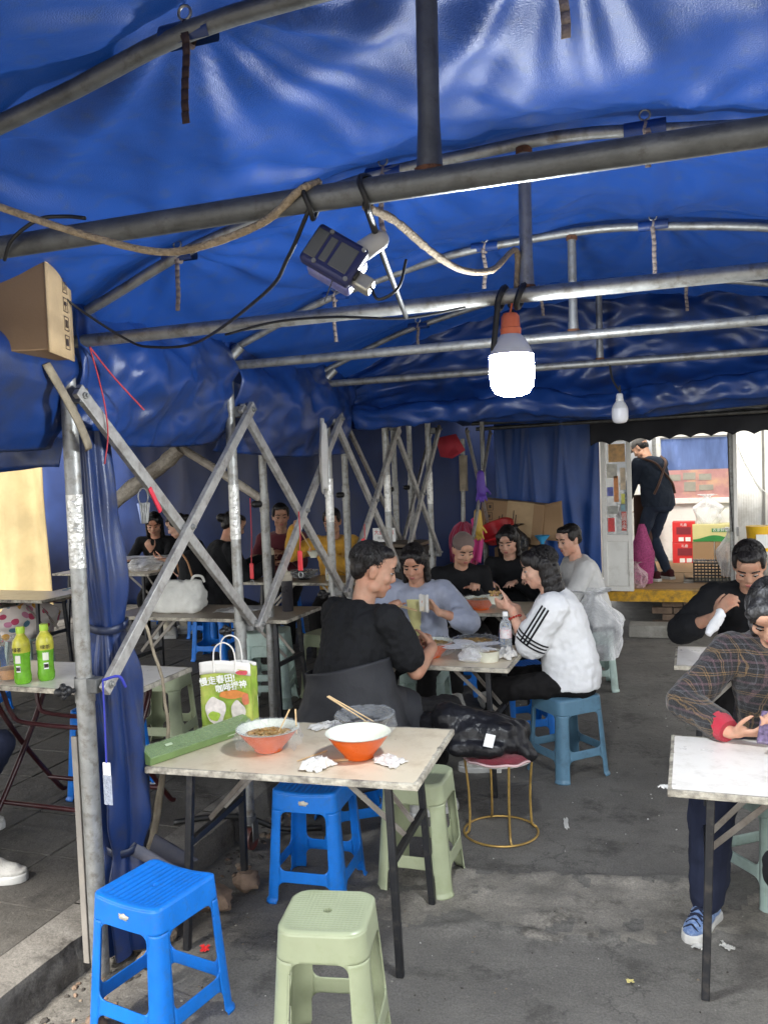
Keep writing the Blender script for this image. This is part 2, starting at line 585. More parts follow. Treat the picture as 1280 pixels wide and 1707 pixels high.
# left-hand poles
POLES = [(1.55, .031, 0.02), (2.43, .031, 0.03), (3.52, .027, .12), (4.63, .027, .0), (5.65, .027, 0), (6.68, .027, 0), (8.6, .027, 0)]
for k, (py, r, z0) in enumerate(POLES):
    top = arch_z(LX) - .01 if py < 5 else 2.2
    x = LX
    lean = .0
    up = [(x, py, z0), (x, py, 1.06)]
    lo = [(x, py, 1.06), (x, py, top - .1), (x + .012, py + .01, top - .035), (x + .06, py + .02, top + .01)] if 2.9 < py < 5 else [(x, py, 1.06), (x, py, top)]
    pole = cb(MB().tube(up, r, 16).tube(lo, r * .86, 16), 'pole', M['galv'], smooth=True)
    cb(MB().tube([(x, py, .99), (x, py, 1.075)], r * 1.1, 16), 'collar', M['galv'], pole)
    cb(MB().tube([(x, py, 1.45), (x + .001, py, 1.70)], r * .9, 16), 'tape_wrap', M['tape'], pole)
    # black clamp knob
    kn = MB()
    kn.tube([(x, py - .01, 1.035), (x - .045, py - .055, 1.035)], .008, 8)
    d = V((-.63, -.77, 0)).normalized()
    c = V((x - .045, py - .055, 1.035))
    for q in range(7):
        a = q * 2 * PI / 7
        sx = V((.77, -.63, 0)); 
        kn.sph(c + (sx * math.cos(a) + V((0, 0, 1)) * math.sin(a)) * .018, .011, n=8, m=6)
    kn.cap(c - d * .012, c + d * .016, .019, .015)
    cb(kn, 'clamp_knob', M['black_plastic'], pole)
    if py in (3.52,):
        wh = MB().tube([(x, py, .13), (x, py, .02)], .02, 10)
        cb(MB().tube([(x, py, .16), (x, py, .125)], .032, 14).box((x - .03, py, .09), (.006, .05, .09)).box((x + .03, py, .09), (.006, .05, .09)), 'caster_fork', M['galv_dark'], pole)
        wheel = MB()
        wheel.tube([(x - .02, py, .05), (x + .02, py, .05)], .05, 20)
        cb(wheel, 'caster_wheel', pm('red_rubber', (.25, .02, .02), rough=.5, dirt=(.05, .04, .035), damt=.5), pole)
# flat pale strip clipped to the first pole, a clamp under its top
cb(MB().box((LX - .042, 2.415, .47), (.024, .012, .80)), 'flat_strip', pm('painted_flat_bar', (.2, .185, .165), rough=.6, dirt=(.3, .27, .22), damt=.4), bev=.002)
# scissor bars
SX = LX + .055
def sbar(p0, p1, x=SX, wd=.022, ht=.046, name='scissor_bar'):
    p0, p1 = V((x, *p0)), V((x, *p1))
    d = (p1 - p0).normalized()
    b = MB().bar(p0, p1, wd, ht, up=(0, -d.z, d.y), ext=.03)
    o = cb(b, name, M['bar'], bev=.002)
    for c in (p0, (p0 + p1) / 2, p1):
        bo = MB()
        bo.tube([c + V((q, 0, 0)) for q in (.011, .019, .0191, .027)], [.012, .012, .007, .007], 8)
        cb(bo, 'bolt', M['galv'], o)
    return o
nodes_ = [2.43, 3.55, 4.63, 5.68, 6.7]
for i in range(4):
    a, b = nodes_[i], nodes_[i + 1]
    sbar((a + .0, 2.03), (b + .0, 1.06), SX)
    sbar((b + .02, 2.04), (a + .02, 1.05), SX + .026)
sbar((7.75, 2.05), (8.55, 1.1), SX); sbar((8.6, 2.05), (7.75, 1.1), SX + .026)
# square sockets joining bars and poles
for i, yy in enumerate(nodes_):
    for zz in (2.03, 1.05):
        so = MB().box((LX + .035, yy, zz), (.06, .045, .05))
        cb(so, 'bracket', M['galv_dark'], bev=.003)
# hem ties hanging from the eyelets
M['tie'] = pm('dusty_fabric_tie', (.33, .27, .24), rough=.9, var=.3, scale=60, bump=.4, bscale=300)
M['tie_brown'] = pm('brown_fabric_tie', (.05, .03, .028), rough=.85, var=.3, scale=60)
random.seed(5)
for fy, txs in TIES.items():
    for q, tx in enumerate(txs):
        z = arch_z(tx)
        L = random.uniform(.1, .2)
        t = MB()
        rr = RAD[fy] * .92
        loop = [(tx + .003 * math.sin(a * 3), fy + math.cos(a) * rr * 1.05, z - .005 + math.sin(a) * rr * 1.05) for a in [i * 2 * PI / 14 for i in range(15)]]
        t.tube(loop, .0045, 6)
        wdt = .008
        hang = []
        for k in range(9):
            v_ = k / 8
            hang.append(V((tx + .012 * N3(q, v_ * 2, fy), fy - rr - .004 + .008 * N3(q + 5, v_ * 2, fy), z - rr * .6 - L * v_)))
        for k in range(8):
            a, b = hang[k], hang[k + 1]
            t.add([a + V((-wdt, 0, 0)), a + V((wdt, 0, 0)), b + V((wdt, .002, 0)), b + V((-wdt, .002, 0))], [(0, 1, 2, 3)])
        o = t.build('tie_strap', M['tie_brown'] if (fy, q) == (1.55, 1) else M['tie'], tarp_roof, solid=.002, off=0)
        e = MB()
        ring = [(tx + math.cos(a) * .014, fy - rr * .5, z + rr + .01 + math.sin(a) * .014) for a in [i * 2 * PI / 12 for i in range(13)]]
        # brass eyelet
        e.tube(ring, .003, 6)
        e.build('eyelet', M['galv'], tarp_roof)
        # sewn patch wrapped round the rib
        if fy > 1:
            pt = MB()
            def pf(u, v, tx=tx, fy=fy, z=z, rr=rr):
                a = lerp(-.6, PI + .9, v)
                return V((tx + lerp(-.055, .055, u), fy + math.cos(a) * (rr + .004), z - .005 + math.sin(a) * (rr + .004)))
            pt.grid(pf, 2, 12)
            pt.build('sewn_patch', M['tarp_dark'], tarp_roof)

# ------------------------------------------------------------------ hanging side tarps
def sheet(name, fn, nu, nv, mat, label, cat='tarp', wr=.02, wfreq=(3, 3), parent=None, group=None, thick=.003, seed=0, fine=.3):
    b = MB()
    def g(u, v):
        p, nrm = fn(u, v)
        a = N3(u * wfreq[0] + seed, v * wfreq[1], seed * 1.7)
        rid = 1 - abs(N3(u * wfreq[0] * 1.7 + seed + 4, v * wfreq[1] * 1.3 + u * 2, seed + 3)) * 2
        return p + nrm * (wr * a + wr * fine * rid)
    b.grid(g, nu, nv)
    o = b.build(name, mat, parent, ang=0, solid=thick, off=0)
    if not parent: tag(o, label, cat, group)
    return o
# rolled valances along the left eave: hanging in bellied pockets between the poles
def valance(y0, y1, zt, zb, belly, x0=LX - .06, seed=0, name='eave_valance', label='', mat=None, skew=0):
    def fn(u, v):
        y = lerp(y0, y1, u)
        e = math.sin(PI * u) ** .6
        z = lerp(zt, zb - .03 * e + skew * (u - .5), v)
        bul = belly * (math.sin(PI * min(1, v * 1.08)) ** 1.3) * (.55 + .45 * e)
        x = x0 + bul * .9
        if v > .9: x = x0 + bul * .9 - (v - .9) * .35
        # gathered folds running down from the upper corners
        f = .014 * math.sin(18 * (u * (1 - .5 * v)) + 6 * v) * (1 - v * .4) * v
        return V((x + f, y, z)), V((1, 0, 0))
    return sheet(name, fn, 70, 50, mat or M['tarp_dark'], label, wr=.05, wfreq=(6, 4), seed=seed, fine=.35)
valance(2.46, 3.53, 2.42, 1.90, .16, seed=1, label='blue tarp valance bellied between the first and second poles, above the keys')
valance(3.53, 5.1, 2.42, 1.86, .14, seed=5, label='blue tarp valance hanging between the second and third poles')
vl = valance(-.6, 2.46, 2.44, 1.86, .2, seed=9, x0=LX - .1, label='blue tarp valance under the cardboard box at the far left', mat=M['tarp_dark'])
hemL = curve_pts([(-1.9, 2.24, 2.115), (-1.9, 2.31, 2.03), (-1.9, 2.375, 1.945), (-1.9, 2.42, 1.865), (-1.93, 2.46, 1.85)], 6)
MB().grid(lambda u, v: hemL[round(v * (len(hemL) - 1))] + V((.0, lerp(-.012, .022, u), lerp(-.004, .008, u))), 3, len(hemL) - 1).build('canvas_hem', M['canvas'], vl, solid=.004)
# rear drape closing the front bay: hung from the fourth frame, rolled up at the bottom
def rear(u, v):
    x = lerp(-2.02, 1.18, u)
    zt = arch_z(x) + .03
    zb = 2.0 + .02 * math.sin(u * 9) + .03 * N3(u * 5, 3)
    z = lerp(zt, zb, v)
    y = 5.12 + .05 * v - .1 * sstep(.55, .8, v) * (1 - sstep(.88, 1, v)) + .03 * math.sin(u * 23 + v * 5) * sstep(.45, .9, v)
    return V((x, y, z)), V((0, -1, 0))
sheet('rear_drape', rear, 120, 60, M['tarp_dark'], 'dark blue tarp drape closing the back of the front bay behind the lit bulb', wr=.05, wfreq=(9, 5), seed=13, fine=.5)
def rear2(u, v):
    x = lerp(-1.95, 1.18, u)
    zc = 2.06 + .05 * u + .02 * N3(u * 6, 8) - .05 * math.exp(-((u - .47) / .06) ** 2)
    a = lerp(-.6, 4.2, v)
    rr = .06 + .02 * N3(u * 9, 2)
    return V((x, 5.02 + math.cos(a) * rr * .7, zc + math.sin(a) * rr)), V((0, math.cos(a), math.sin(a)))
sheet('rolled_tarp', rear2, 110, 24, M['tarp_dark'], 'rolled-up flap of blue tarp lashed below the rear drape', wr=.035, wfreq=(14, 3), seed=17, fine=.6)
# rear bay: lower navy roof and its two end pipes
def rroof(u, v):
    x = lerp(-2.3, 1.5, u); y = lerp(5.2, 9.15, v)
    return V((x, y, lerp(2.36, 2.24, v) - .05 * ((x - AX) / 1.5) ** 2 + .03 * math.sin(PI * ((v * 4) % 1)))), V((0, 0, 1))
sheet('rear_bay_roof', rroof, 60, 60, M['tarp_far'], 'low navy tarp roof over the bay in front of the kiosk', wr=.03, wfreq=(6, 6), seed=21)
for q, (yy, zz) in enumerate(((8.72, 2.185), (8.9, 2.135))):
    cb(MB().tube([(-2.1, yy, zz - .02), (1.5, yy, zz + .02)], .02, 10), 'crossbeam', M['galv_dark'])
# navy curtain hanging by hooks from the end pipe
def curt(u, v):
    x = lerp(-1.93, -.87, u)
    y = 8.97 + .010 * math.sin(u * 26) * (1 - .8 * v) + .03 * math.sin(u * 7 + 1 + v) - .03 * math.exp(-((abs((u * 3) % 1 - .5) - .5 * (1 - v)) / .12) ** 2)
    z = lerp(2.22 - .02 * abs(math.sin(u * PI * 3)), .02, v)
    return V((x, y, z)), V((0, -1, 0))
sheet('hanging_curtain', curt, 80, 40, pm('blue_curtain_tarp', (.012, .06, .25), rough=.4, var=.2, scale=3, bump=.1, bscale=200), 'plain blue tarp curtain hanging beside the kiosk door', 'curtain', wr=.05, wfreq=(3, 1.6), seed=25)
# bunched side curtain tied round beside the first pole
cur = thing('tied_curtain', 'bunched blue side curtain tied up beside the first steel pole', 'curtain', (LX - .02, 2.6, 0))
def bunch(u, v):
    z = lerp(1.92, .03, v)
    a = 2 * PI * u
    w = .098
    for zt_, d_, s_ in ((1.22, .68, .11), (.40, .55, .07)):
        w *= 1 - d_ * .55 * math.exp(-((z - zt_) / s_) ** 2)
    w *= .72 + .35 * sstep(1.9, .9, z) - .25 * sstep(.45, .05, z) + .1 * sstep(.4, .2, z)
    fold = 1 + .24 * math.sin(a * 5 + 1.5 * N3(z * 1.3, 1)) + .12 * math.sin(a * 9 + z * 2)
    w2 = w * fold + .012 * N3(math.cos(a) * 2, math.sin(a) * 2, z * 5)
    off = -.03 * sstep(1.0, 1.9, z)
    return V((math.cos(a) * w2 * .72 + off, math.sin(a) * w2 + .03 * sstep(1.2, .6, z) * sstep(.2, .5, z), z))
M['tarp_navy'] = pm('navy_curtain_tarp', (.011, .03, .115), rough=.34, var=.25, scale=4, bump=.15, bscale=200, dirt=(.03, .035, .06), dscale=12, damt=.38)
MB().grid(bunch, 90, 110, wrapu=True).build('curtain_cloth', M['tarp_navy'], cur, ang=0)
for zt_, rr in ((1.22, .082), (.405, .075)):
    lp = [(math.cos(a) * rr * .8, math.sin(a) * rr + (.02 if zt_ < 1 else 0), zt_ + .008 * math.sin(a * 2)) for a in [i * 2 * PI / 20 for i in range(21)]]
    t = MB()
    t.grid(lambda u, v, lp=lp: V(lp[round(u * 20)]) + V((0, 0, lerp(-.014, .014, v))), 20, 2)
    t.build('tie_band', M['tarp_far'], cur, solid=.003)
hem = []
for k in range(26):
    t_ = k / 25
    z = lerp(1.24, .02, t_)
    hem.append(V((.09 + .02 * math.sin(t_ * 7) - .02 * sstep(.75, .65, z) , .07 + .11 * math.sin(PI * min(1, t_ * 1.15)) * (1 - sstep(.62, .9, t_)) - .03 * sstep(.55, .75, t_) + .06 * sstep(.8, 1, t_), z)))
hb = MB()
hb.grid(lambda u, v: hem[round(v * 25)] + V((.0 + .004 * math.sin(v * 40), lerp(-.006, .03, u) * (.45 + sstep(.3, .6, v)), 0)), 3, 25)
hb.build('canvas_hem', M['canvas'], cur, solid=.003)
tail = MB()
tail.grid(lambda u, v: V((.03 + .16 * v + .02 * math.sin(u * 7), .04 + lerp(-.05, .1, u) + .06 * v, .39 - .1 * v + .03 * math.sin(u * 9) * (1 - v))), 12, 10)
tail.build('loose_flap', pm('dusty_tarp', (.11, .11, .13), rough=.8, dirt=(.05, .06, .1), damt=.45), cur, solid=.003, ang=0)
# ------------------------------------------------------------------ second canopy on the left
can2 = thing('back_canopy_frame', 'second steel canopy frame over the pavement tables at the left', 'canopy', (-2.58, 5, 0))
def c2(mb, name, mat, parent=can2, **k):
    off = can2.location
    mb.v = [(x - off.x, y - off.y, z) for x, y, z in mb.v]
    return mb.build(name, mat, parent, **k)
for py in (5.0, 6.4, 7.62, 8.1):
    p_ = c2(MB().tube([(-2.58, py, .12), (-2.58, py, 1.62)], .029, 14).tube([(-2.58, py, 1.62), (-2.58, py, 2.3)], .025, 14), 'pole', M['galv'])
    c2(MB().tube([(-2.58, py, 1.5), (-2.58, py, 1.58)], .032, 14), 'collar', M['galv'], p_)
    c2(MB().cap((-2.6, py - .03, 1.55), (-2.62, py - .06, 1.55), .022), 'clamp_knob', M['black_plastic'], p_)
def s2bar(p0, p1):
    p0, p1 = V(p0), V(p1); d = (p1 - p0).normalized()
    c2(MB().bar(p0, p1, .022, .042, up=(0, -d.z, d.y), ext=.02), 'scissor_bar', M['bar'], bev=.002)
s2bar((-2.54, 6.4, 2.08), (-2.54, 7.6, 1.1)); s2bar((-2.51, 7.6, 2.08), (-2.51, 6.4, 1.1))
s2bar((-2.54, 7.62, 2.05), (-2.54, 8.6, 1.1)); s2bar((-2.51, 8.6, 2.08), (-2.51, 7.62, 1.1))
# taped rafters
M['tapewrap'] = pm('wrapped_packing_tape', (.42, .38, .32), rough=.32, var=.3, scale=30, bump=1.0, bscale=45, dirt=(.2, .17, .14), damt=.45)
pts = curve_pts([(-3.78, 4.98, 1.54), (-3.5, 4.98, 1.72), (-3.32, 4.98, 1.82), (-3.17, 4.98, 1.93)], 6)
c2(MB().tube(pts, [.05 + .012 * N3(i * .9, 3) for i in range(len(pts))], 12), 'taped_rafter', M['tapewrap'])
c2(MB().tube([(-3.17, 5.0, 1.93), (-2.9, 5.0, 1.77), (-2.6, 5.0, 1.58)], .028, 12), 'taped_rafter', M['tapewrap'])
c2(MB().tube([(-3.17, 4.99, 1.9), (-3.17, 4.99, 2.3)], .02, 10), 'strut', M['galv_dark'])
for yy in (5.0, 7.4):
    c2(MB().tube([(-8, yy, 2.27), (-2.55, yy, 2.27)], .022, 10), 'crossbeam', M['galv_dark'])
def r2(u, v):
    x = lerp(-9.8, -2.1, u); y = lerp(.6, 9.9 if x > -7.0 else 5.0, v)  # unseen far-left part cut short so sun reaches the cream sheet
    return V((x, y, 2.5 - .05 * abs(u - .5) + .02 * math.sin(v * 20))), V((0, 0, 1))
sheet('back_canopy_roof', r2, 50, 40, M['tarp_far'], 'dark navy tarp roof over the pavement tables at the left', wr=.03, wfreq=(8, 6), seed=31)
def fv(u, v):
    x = lerp(-8.3, -2.62, u)
    z = lerp(2.55, 1.80 - .04 * math.sin(u * 15) - .05 * N3(u * 7, 1), v)
    if x > -3.9: z = lerp(2.55, 1.98 + .03 * math.sin(u * 40), v)
    return V((x, 4.84 + .06 * math.sin(u * 30) * v, z)), V((0, -1, 0))
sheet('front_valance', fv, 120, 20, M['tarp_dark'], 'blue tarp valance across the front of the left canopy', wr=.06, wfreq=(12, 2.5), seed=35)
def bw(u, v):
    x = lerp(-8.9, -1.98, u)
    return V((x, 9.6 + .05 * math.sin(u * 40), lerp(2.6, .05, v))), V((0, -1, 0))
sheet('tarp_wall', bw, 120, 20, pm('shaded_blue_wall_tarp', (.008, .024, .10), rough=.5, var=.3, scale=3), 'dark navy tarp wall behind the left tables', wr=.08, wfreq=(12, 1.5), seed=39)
def lw_(u, v):
    return V((lerp(-9.8, -7.0, u), 8.2 + .04 * math.sin(u * 30), lerp(2.6, .05, v))), V((0, -1, 0))
M['sheet_yellow'] = pm('sunlit_cream_sheet', (.56, .455, .25), rough=.35, var=.2, scale=3, bump=.5, bscale=14, transl=.55, bstretch=(1, 1, .25))
sheet('cream_sheet', lw_, 60, 20, M['sheet_yellow'], 'cream plastic sheet glowing in sunlight at the far left', 'sheet', wr=.05, wfreq=(10, 1.5), seed=43)
c2(MB().tube([(-6.0, 7.6, .12), (-6.0, 7.6, 2.3)], .035, 12), 'pole', M['galv'])
# ------------------------------------------------------------------ kiosk at the end of the aisle
M['white_panel'] = pm('white_panel', (.8, .8, .76), rough=.45, var=.06, scale=3, dirt=(.5, .48, .42), dscale=4, damt=.35)
M['white_alu'] = pm('white_aluminium', (.78, .77, .73), rough=.4, var=.06, dirt=(.5, .46, .38), dscale=8, damt=.34)
M['yellow_paint'] = pm('worn_yellow_paint', (.62, .34, .02), rough=.6, var=.25, scale=20, bump=.3, bscale=90, dirt=(.12, .08, .04), dscale=18, damt=.42)
M['cardboard'] = pm('cardboard', (.29, .185, .1), rough=.85, var=.05, scale=5, bump=.05, bscale=200, dirt=(.25, .16, .09), damt=.35)
M['ink'] = pm('dark_print', (.05, .035, .03), rough=.8)
M['white_ink'] = pm('white_print', (.8, .8, .78), rough=.6, var=.05)
M['red_card'] = pm('red_carton', (.62, .03, .03), rough=.4, var=.08)
M['maroon_card'] = pm('maroon_print', (.22, .02, .03), rough=.4, var=.08)
M['glass'] = pm('window_glass', (.5, .55, .6), rough=.06, var=.3, scale=3, alpha=.45, spec=.8)
M['brick'] = pm('old_brick', (.2, .14, .1), rough=.9, var=.4, scale=14, bump=.6, bscale=60)
M['concrete'] = pm('rough_concrete', (.3, .29, .26), rough=.9, var=.25, scale=12, bump=.6, bscale=70, dirt=(.13, .12, .1), damt=.4)
def text(s, size, mat, parent, loc, rot, name='lettering', ext=.0008, shear=0, bold=0):
    c = bpy.data.curves.new(name, 'FONT')
    c.body = s; c.size = size; c.align_x = 'CENTER'; c.align_y = 'CENTER'; c.extrude = ext; c.shear = shear; c.offset = bold
    c.resolution_u = 3
    t = bpy.data.objects.new('tmp', c)
    COL.objects.link(t)
    dg = bpy.context.evaluated_depsgraph_get()
    me = bpy.data.meshes.new_from_object(t.evaluated_get(dg))
    bpy.data.objects.remove(t)
    me.materials.clear(); me.materials.append(mat)
    o = bpy.data.objects.new(name, me)
    COL.objects.link(o)
    o.parent = parent; o.location = loc; o.rotation_euler = rot
    return o
kio = thing('food_kiosk', 'white kiosk on a raised floor with yellow edge and scalloped awning', 'kiosk', (.6, 9.1, 0))
def kb(mb, name, mat, parent=None, **k):
    mb.v = [(x - .6, y - 9.1, z) for x, y, z in mb.v]
    return mb.build(name, mat, parent or kio, **k)
kb(MB().box((.7, 10.5, .36), (3.3, 2.76, .10)), 'floor_slab', M['concrete'], bev=.004)
b = MB()
b.grid(lambda u, v: V((lerp(-.96, 2.36, u), 9.105 - .012 + .006 * N3(u * 40, v), lerp(.415, .30, v) + .004 * N3(u * 30, 2))), 90, 3)
b.grid(lambda u, v: V((lerp(-.96, 2.36, u), lerp(9.095, 9.17, v) + .004 * N3(u * 20, v), .416)), 90, 2)
kb(b, 'yellow_edging', M['yellow_paint'], ang=0)
for i, (x0, x1, y0, y1, rz) in enumerate(((-.62, .02, 9.2, 9.62, .02), (.0, .55, 9.2, 10.0, -.03), (-.8, -.1, 9.62, 10.4, 0), (-.1, .8, 10.0, 10.8, .04), (-.8, .3, 10.4, 11.5, -.02))):
    kb(MB().box(((x0 + x1) / 2, (y0 + y1) / 2, .4155 + .004 * i), (x1 - x0, y1 - y0, .003), Matrix.Rotation(rz, 3, 'Z')), 'cardboard_mat', M['cardboard'], smooth=False)
kb(MB().box((.7, 11.86, .95), (3.3, .06, 1.1)), 'back_panel', M['white_panel'])
kb(MB().box((.7, 11.86, 2.2), (3.3, .06, .42)), 'back_panel', M['white_panel'])
kb(MB().box((-1.0, 10.5, 1.3), (.05, 2.7, 1.8)), 'side_panel', M['white_panel'])
kb(MB().box((2.4, 10.5, 1.3), (.05, 2.7, 1.8)), 'side_panel', M['white_panel'])
# window in the back wall, its blue-pink reflection painted on film and poster sheets
win = kb(MB().box((-.4, 11.80, 1.6), (.06, .05, .9)).box((.5, 11.80, 1.6), (.06, .05, .9)).box((.05, 11.8, 2.03), (.84, .05, .06)).box((.05, 11.8, 1.18), (.84, .05, .07)), 'window', M['white_alu'], bev=.004)
kb(MB().box((.05, 11.835, 1.605), (.86, .008, .86)), 'pane', M['glass'], win)
po = pm('blue_glass_reflection', (.11, .17, .38), rough=.25, var=.55, scale=2.2, stretch=(2.5, 1, .6))
kb(MB().box((.05, 11.815, 1.78), (.82, .004, .40)), 'reflection_sheet', po, win)  # blue reflection of the glass painted as a flat sheet
kb(MB().box((.05, 11.81, 1.395), (.82, .006, .36)), 'poster', pm('pink_reflection_poster', (.5, .26, .25), rough=.5, var=.2, scale=6, dirt=(.6, .42, .2), dscale=3, damt=.4), win)  # poster tinted with the pink of the same reflection
gp = pm('grey_print_panel', (.33, .32, .27), rough=.5)
for x0, x1, z0, z1 in ((-.3, -.13, 1.44, 1.52), (-.1, .05, 1.45, 1.54), (-.09, .05, 1.3, 1.42), (.09, .24, 1.44, 1.52), (.09, .26, 1.31, 1.38)):
    kb(MB().box(((x0 + x1) / 2, 11.803, (z0 + z1) / 2), (x1 - x0, .004, z1 - z0)), 'printed_panel', gp, win, smooth=False)
kb(MB().box((-.02, 11.79, 1.155), (.13, .01, .028)), 'latch', M['cardboard'], win)
# posts and jambs
for x, wd in ((-.44, .05), (.37, .05)):
    kb(MB().box((x, 11.6 if x < 0 else 9.16, 1.2), (wd, .06, 1.6)), 'post', M['galv'], bev=.004)
# right-hand glazed panel wall
for i, (x0, x1) in enumerate(((.43, .72), (.74, 1.3), (1.32, 2.0))):
    kb(MB().grid(lambda u, v, x0=x0, x1=x1: V((lerp(x0, x1, u), 10.2 - .0012 * (math.sin(u * (x1 - x0) * 250)), lerp(.42, 2.06, v))), 60, 1), 'wall_panel', M['white_panel'], solid=.02)
    kb(MB().box((x1 + .01, 10.19, 1.24), (.022, .035, 1.64)), 'panel_joint', pm('grey_seal', (.25, .24, .22), rough=.7) if i == 0 else MATS['grey_seal'])
kb(MB().box((.40, 9.12, 1.24), (.035, .05, 1.64)), 'door_jamb', M['white_alu'], bev=.004)
kb(MB().box((.415, 9.09, 1.0), (.02, .012, .09)), 'hinge', M['galv'])
kb(MB().tube(curve_pts([(.47, 10.17, 1.86), (.57, 10.17, 1.62), (.72, 10.17, 1.36), (.92, 10.16, 1.22)], 6), .006, 6), 'white_cable', M['white_ink'])
kb(MB().tube(curve_pts([(.34, 9.1, 1.96), (.345, 9.1, 1.6), (.36, 9.08, 1.2), (.37, 9.1, 1.0)], 6), .006, 6), 'black_cable', M['black_plastic'])
# open glazed door leaf at the left
dr = kb(MB().box((-.835, 9.0, 1.2), (.045, .04, 1.56)).box((-.585, 9.0, 1.2), (.045, .04, 1.56)).box((-.71, 9.0, 1.955), (.21, .04, .05)).box((-.71, 9.0, .445), (.21, .04, .05)).box((-.71, 9.0, .955), (.21, .04, .07)), 'door', M['white_alu'], bev=.004)
kb(MB().box((-.71, 9.0, .7), (.21, .02, .45)), 'lower_panel', M['white_panel'], dr)
kb(MB().box((-.71, 9.004, 1.46), (.21, .006, .94)), 'pane', M['glass'], dr)
random.seed(21)
pc = [(.62, .35, .12), (.6, .58, .5), (.1, .12, .42), (.6, .22, .06), (.35, .36, .33), (.62, .05, .05), (.6, .6, .1), (.62, .5, .35), (.55, .08, .06), (.2, .35, .4)]
for i, (x0, x1, z0, z1) in enumerate(((-.78, -.62, 1.72, 1.9), (-.8, -.7, 1.56, 1.7), (-.8, -.74, 1.38, 1.47), (-.735, -.69, 1.32, 1.58), (-.8, -.7, 1.2, 1.28), (-.8, -.735, 1.02, 1.16), (-.665, -.63, 1.3, 1.4), (-.67, -.62, 1.44, 1.66), (-.665, -.62, 1.03, 1.22), (-.67, -.63, 1.23, 1.29))):
    kb(MB().box(((x0 + x1) / 2, 8.996, (z0 + z1) / 2), (x1 - x0, .003, z1 - z0)), 'sticker', pm('sticker_%d' % i, pc[i], rough=.4, var=.35, scale=25), dr, smooth=False)
text('招\n牌\n小\n吃', .04, M['white_ink'], dr, (-.642 - .6, 8.9935 - 9.1, 1.125), (R(90), 0, 0))
# scalloped awning
def awn(u, v):
    x = lerp(-.95, 2.4, u)
    sc_ = .035 * abs(math.sin(x / .19 * PI)) + .02 * math.sin(x * 2 + 1)
    z = lerp(2.13, 1.905 + sc_ + .03 * u, v)
    return V((x, 8.96 + .015 * math.sin(x * 12) * v, z)), V((0, -1, 0))
b = MB(); b.grid(lambda u, v: awn(u, v)[0], 300, 6)
kb(b, 'awning_fringe', pm('dark_awning', (.02, .022, .03), rough=.7, var=.3), solid=.004)
b = MB(); b.grid(lambda u, v: V((lerp(-1.05, 2.45, u), lerp(8.96, 9.4, v), lerp(2.13, 2.3, v) + .01 * N3(u * 20, v * 3))), 80, 8)
kb(b, 'awning_top', M['tarp_far'], solid=.004)
kb(MB().grid(lambda u, v: V((lerp(-1.05, 2.45, u), lerp(9.38, 11.95, v), 2.4 + .012 * math.sin(u * 120))), 160, 4), 'sun_dimmer_panel', pm('sun_dimmer_sheet', (.82, .82, .78), rough=.5, var=.03, alpha=.5), solid=.01)  # unseen roof added half see-through to dim the sun inside the kiosk
# supports and steps
st_ = thing('concrete_step', 'loose grey concrete block step below the kiosk', 'step', (-.3, 8.86, 0))
MB().box((0, 0, .06), (.62, .26, .12)).build('block', M['concrete'], st_, bev=.012)
su = thing('brick_support', 'short brick pier holding up the kiosk floor', 'brickwork', (-.1, 9.35, 0))
for r_ in range(4):
    for k in range(3):
        MB().box(((k - 1) * .21 + (.1 if r_ % 2 else 0), 0, .035 + r_ * .071), (.2, .1, .064)).build('brick', M['brick'], su, bev=.006)
MB().box((.7, 11.0, .16), (3.2, .05, .3)).build('void_shade_panel', pm('underfloor_shade', (.03, .028, .025), rough=.9), kio, smooth=False).location = (-.6, -9.1, 0)  # dark sheet painting the shade of the gap under the floor
# boxes inside
def carton(name, label, loc, d, mat, rz=0, group=None):
    t = thing(name, label, 'box', loc, rz, group)
    MB().box((0, 0, d[2] / 2), d).build('carton', mat, t, bev=.004)
    return t
for i in range(2):
    t = carton('red_gift_box', ('upper' if i else 'lower') + ' red carton with maroon label in the kiosk', (-.1, 11.45, .42 + .262 * i), (.28 - .015 * i, .22, .26), M['red_card'], .05 - .08 * i)
    MB().box((.0, -.112, .15), (.17, .003, .09)).build('label_panel', M['maroon_card'], t, smooth=False)
    MB().box((-.03, -.112, .045), (.06, .003, .05)).build('label_panel', M['white_ink'], t, smooth=False)
    MB().box((.05, -.112, .045), (.06, .003, .05)).build('label_panel', M['white_ink'], t, smooth=False)
    text('礼盒', .04, M['white_ink'], t, (0, -.1125, .222), (R(90), 0, 0))
for i in range(2):
    carton('brown_carton', ('left-hand' if not i else 'right-hand') + ' plain brown carton under the green striped box', (.12 + .26 * i, 11.4, .42), (.245, .3, .28), M['cardboard'])
t = carton('green_striped_box', 'yellow and green printed carton lying on two brown cartons', (.25, 11.4, .702), (.5, .3, .21), pm('pale_yellow_carton', (.6, .55, .25), rough=.6, var=.1))
b = MB(); b.grid(lambda u, v: V((lerp(-.245, .245, u), -.1525, lerp(.003, .03 + .05 * math.sin(PI * u) ** 2, v))), 30, 1)
b.build('green_wave', pm('green_print', (.03, .22, .05), rough=.5), t)
MB().box((.07, -.1525, .14), (.2, .003, .045)).build('green_panel', MATS['green_print'], t, smooth=False)
text('农家鲜蛋', .045, M['white_ink'], t, (.07, -.155, .14), (R(90), 0, 0))
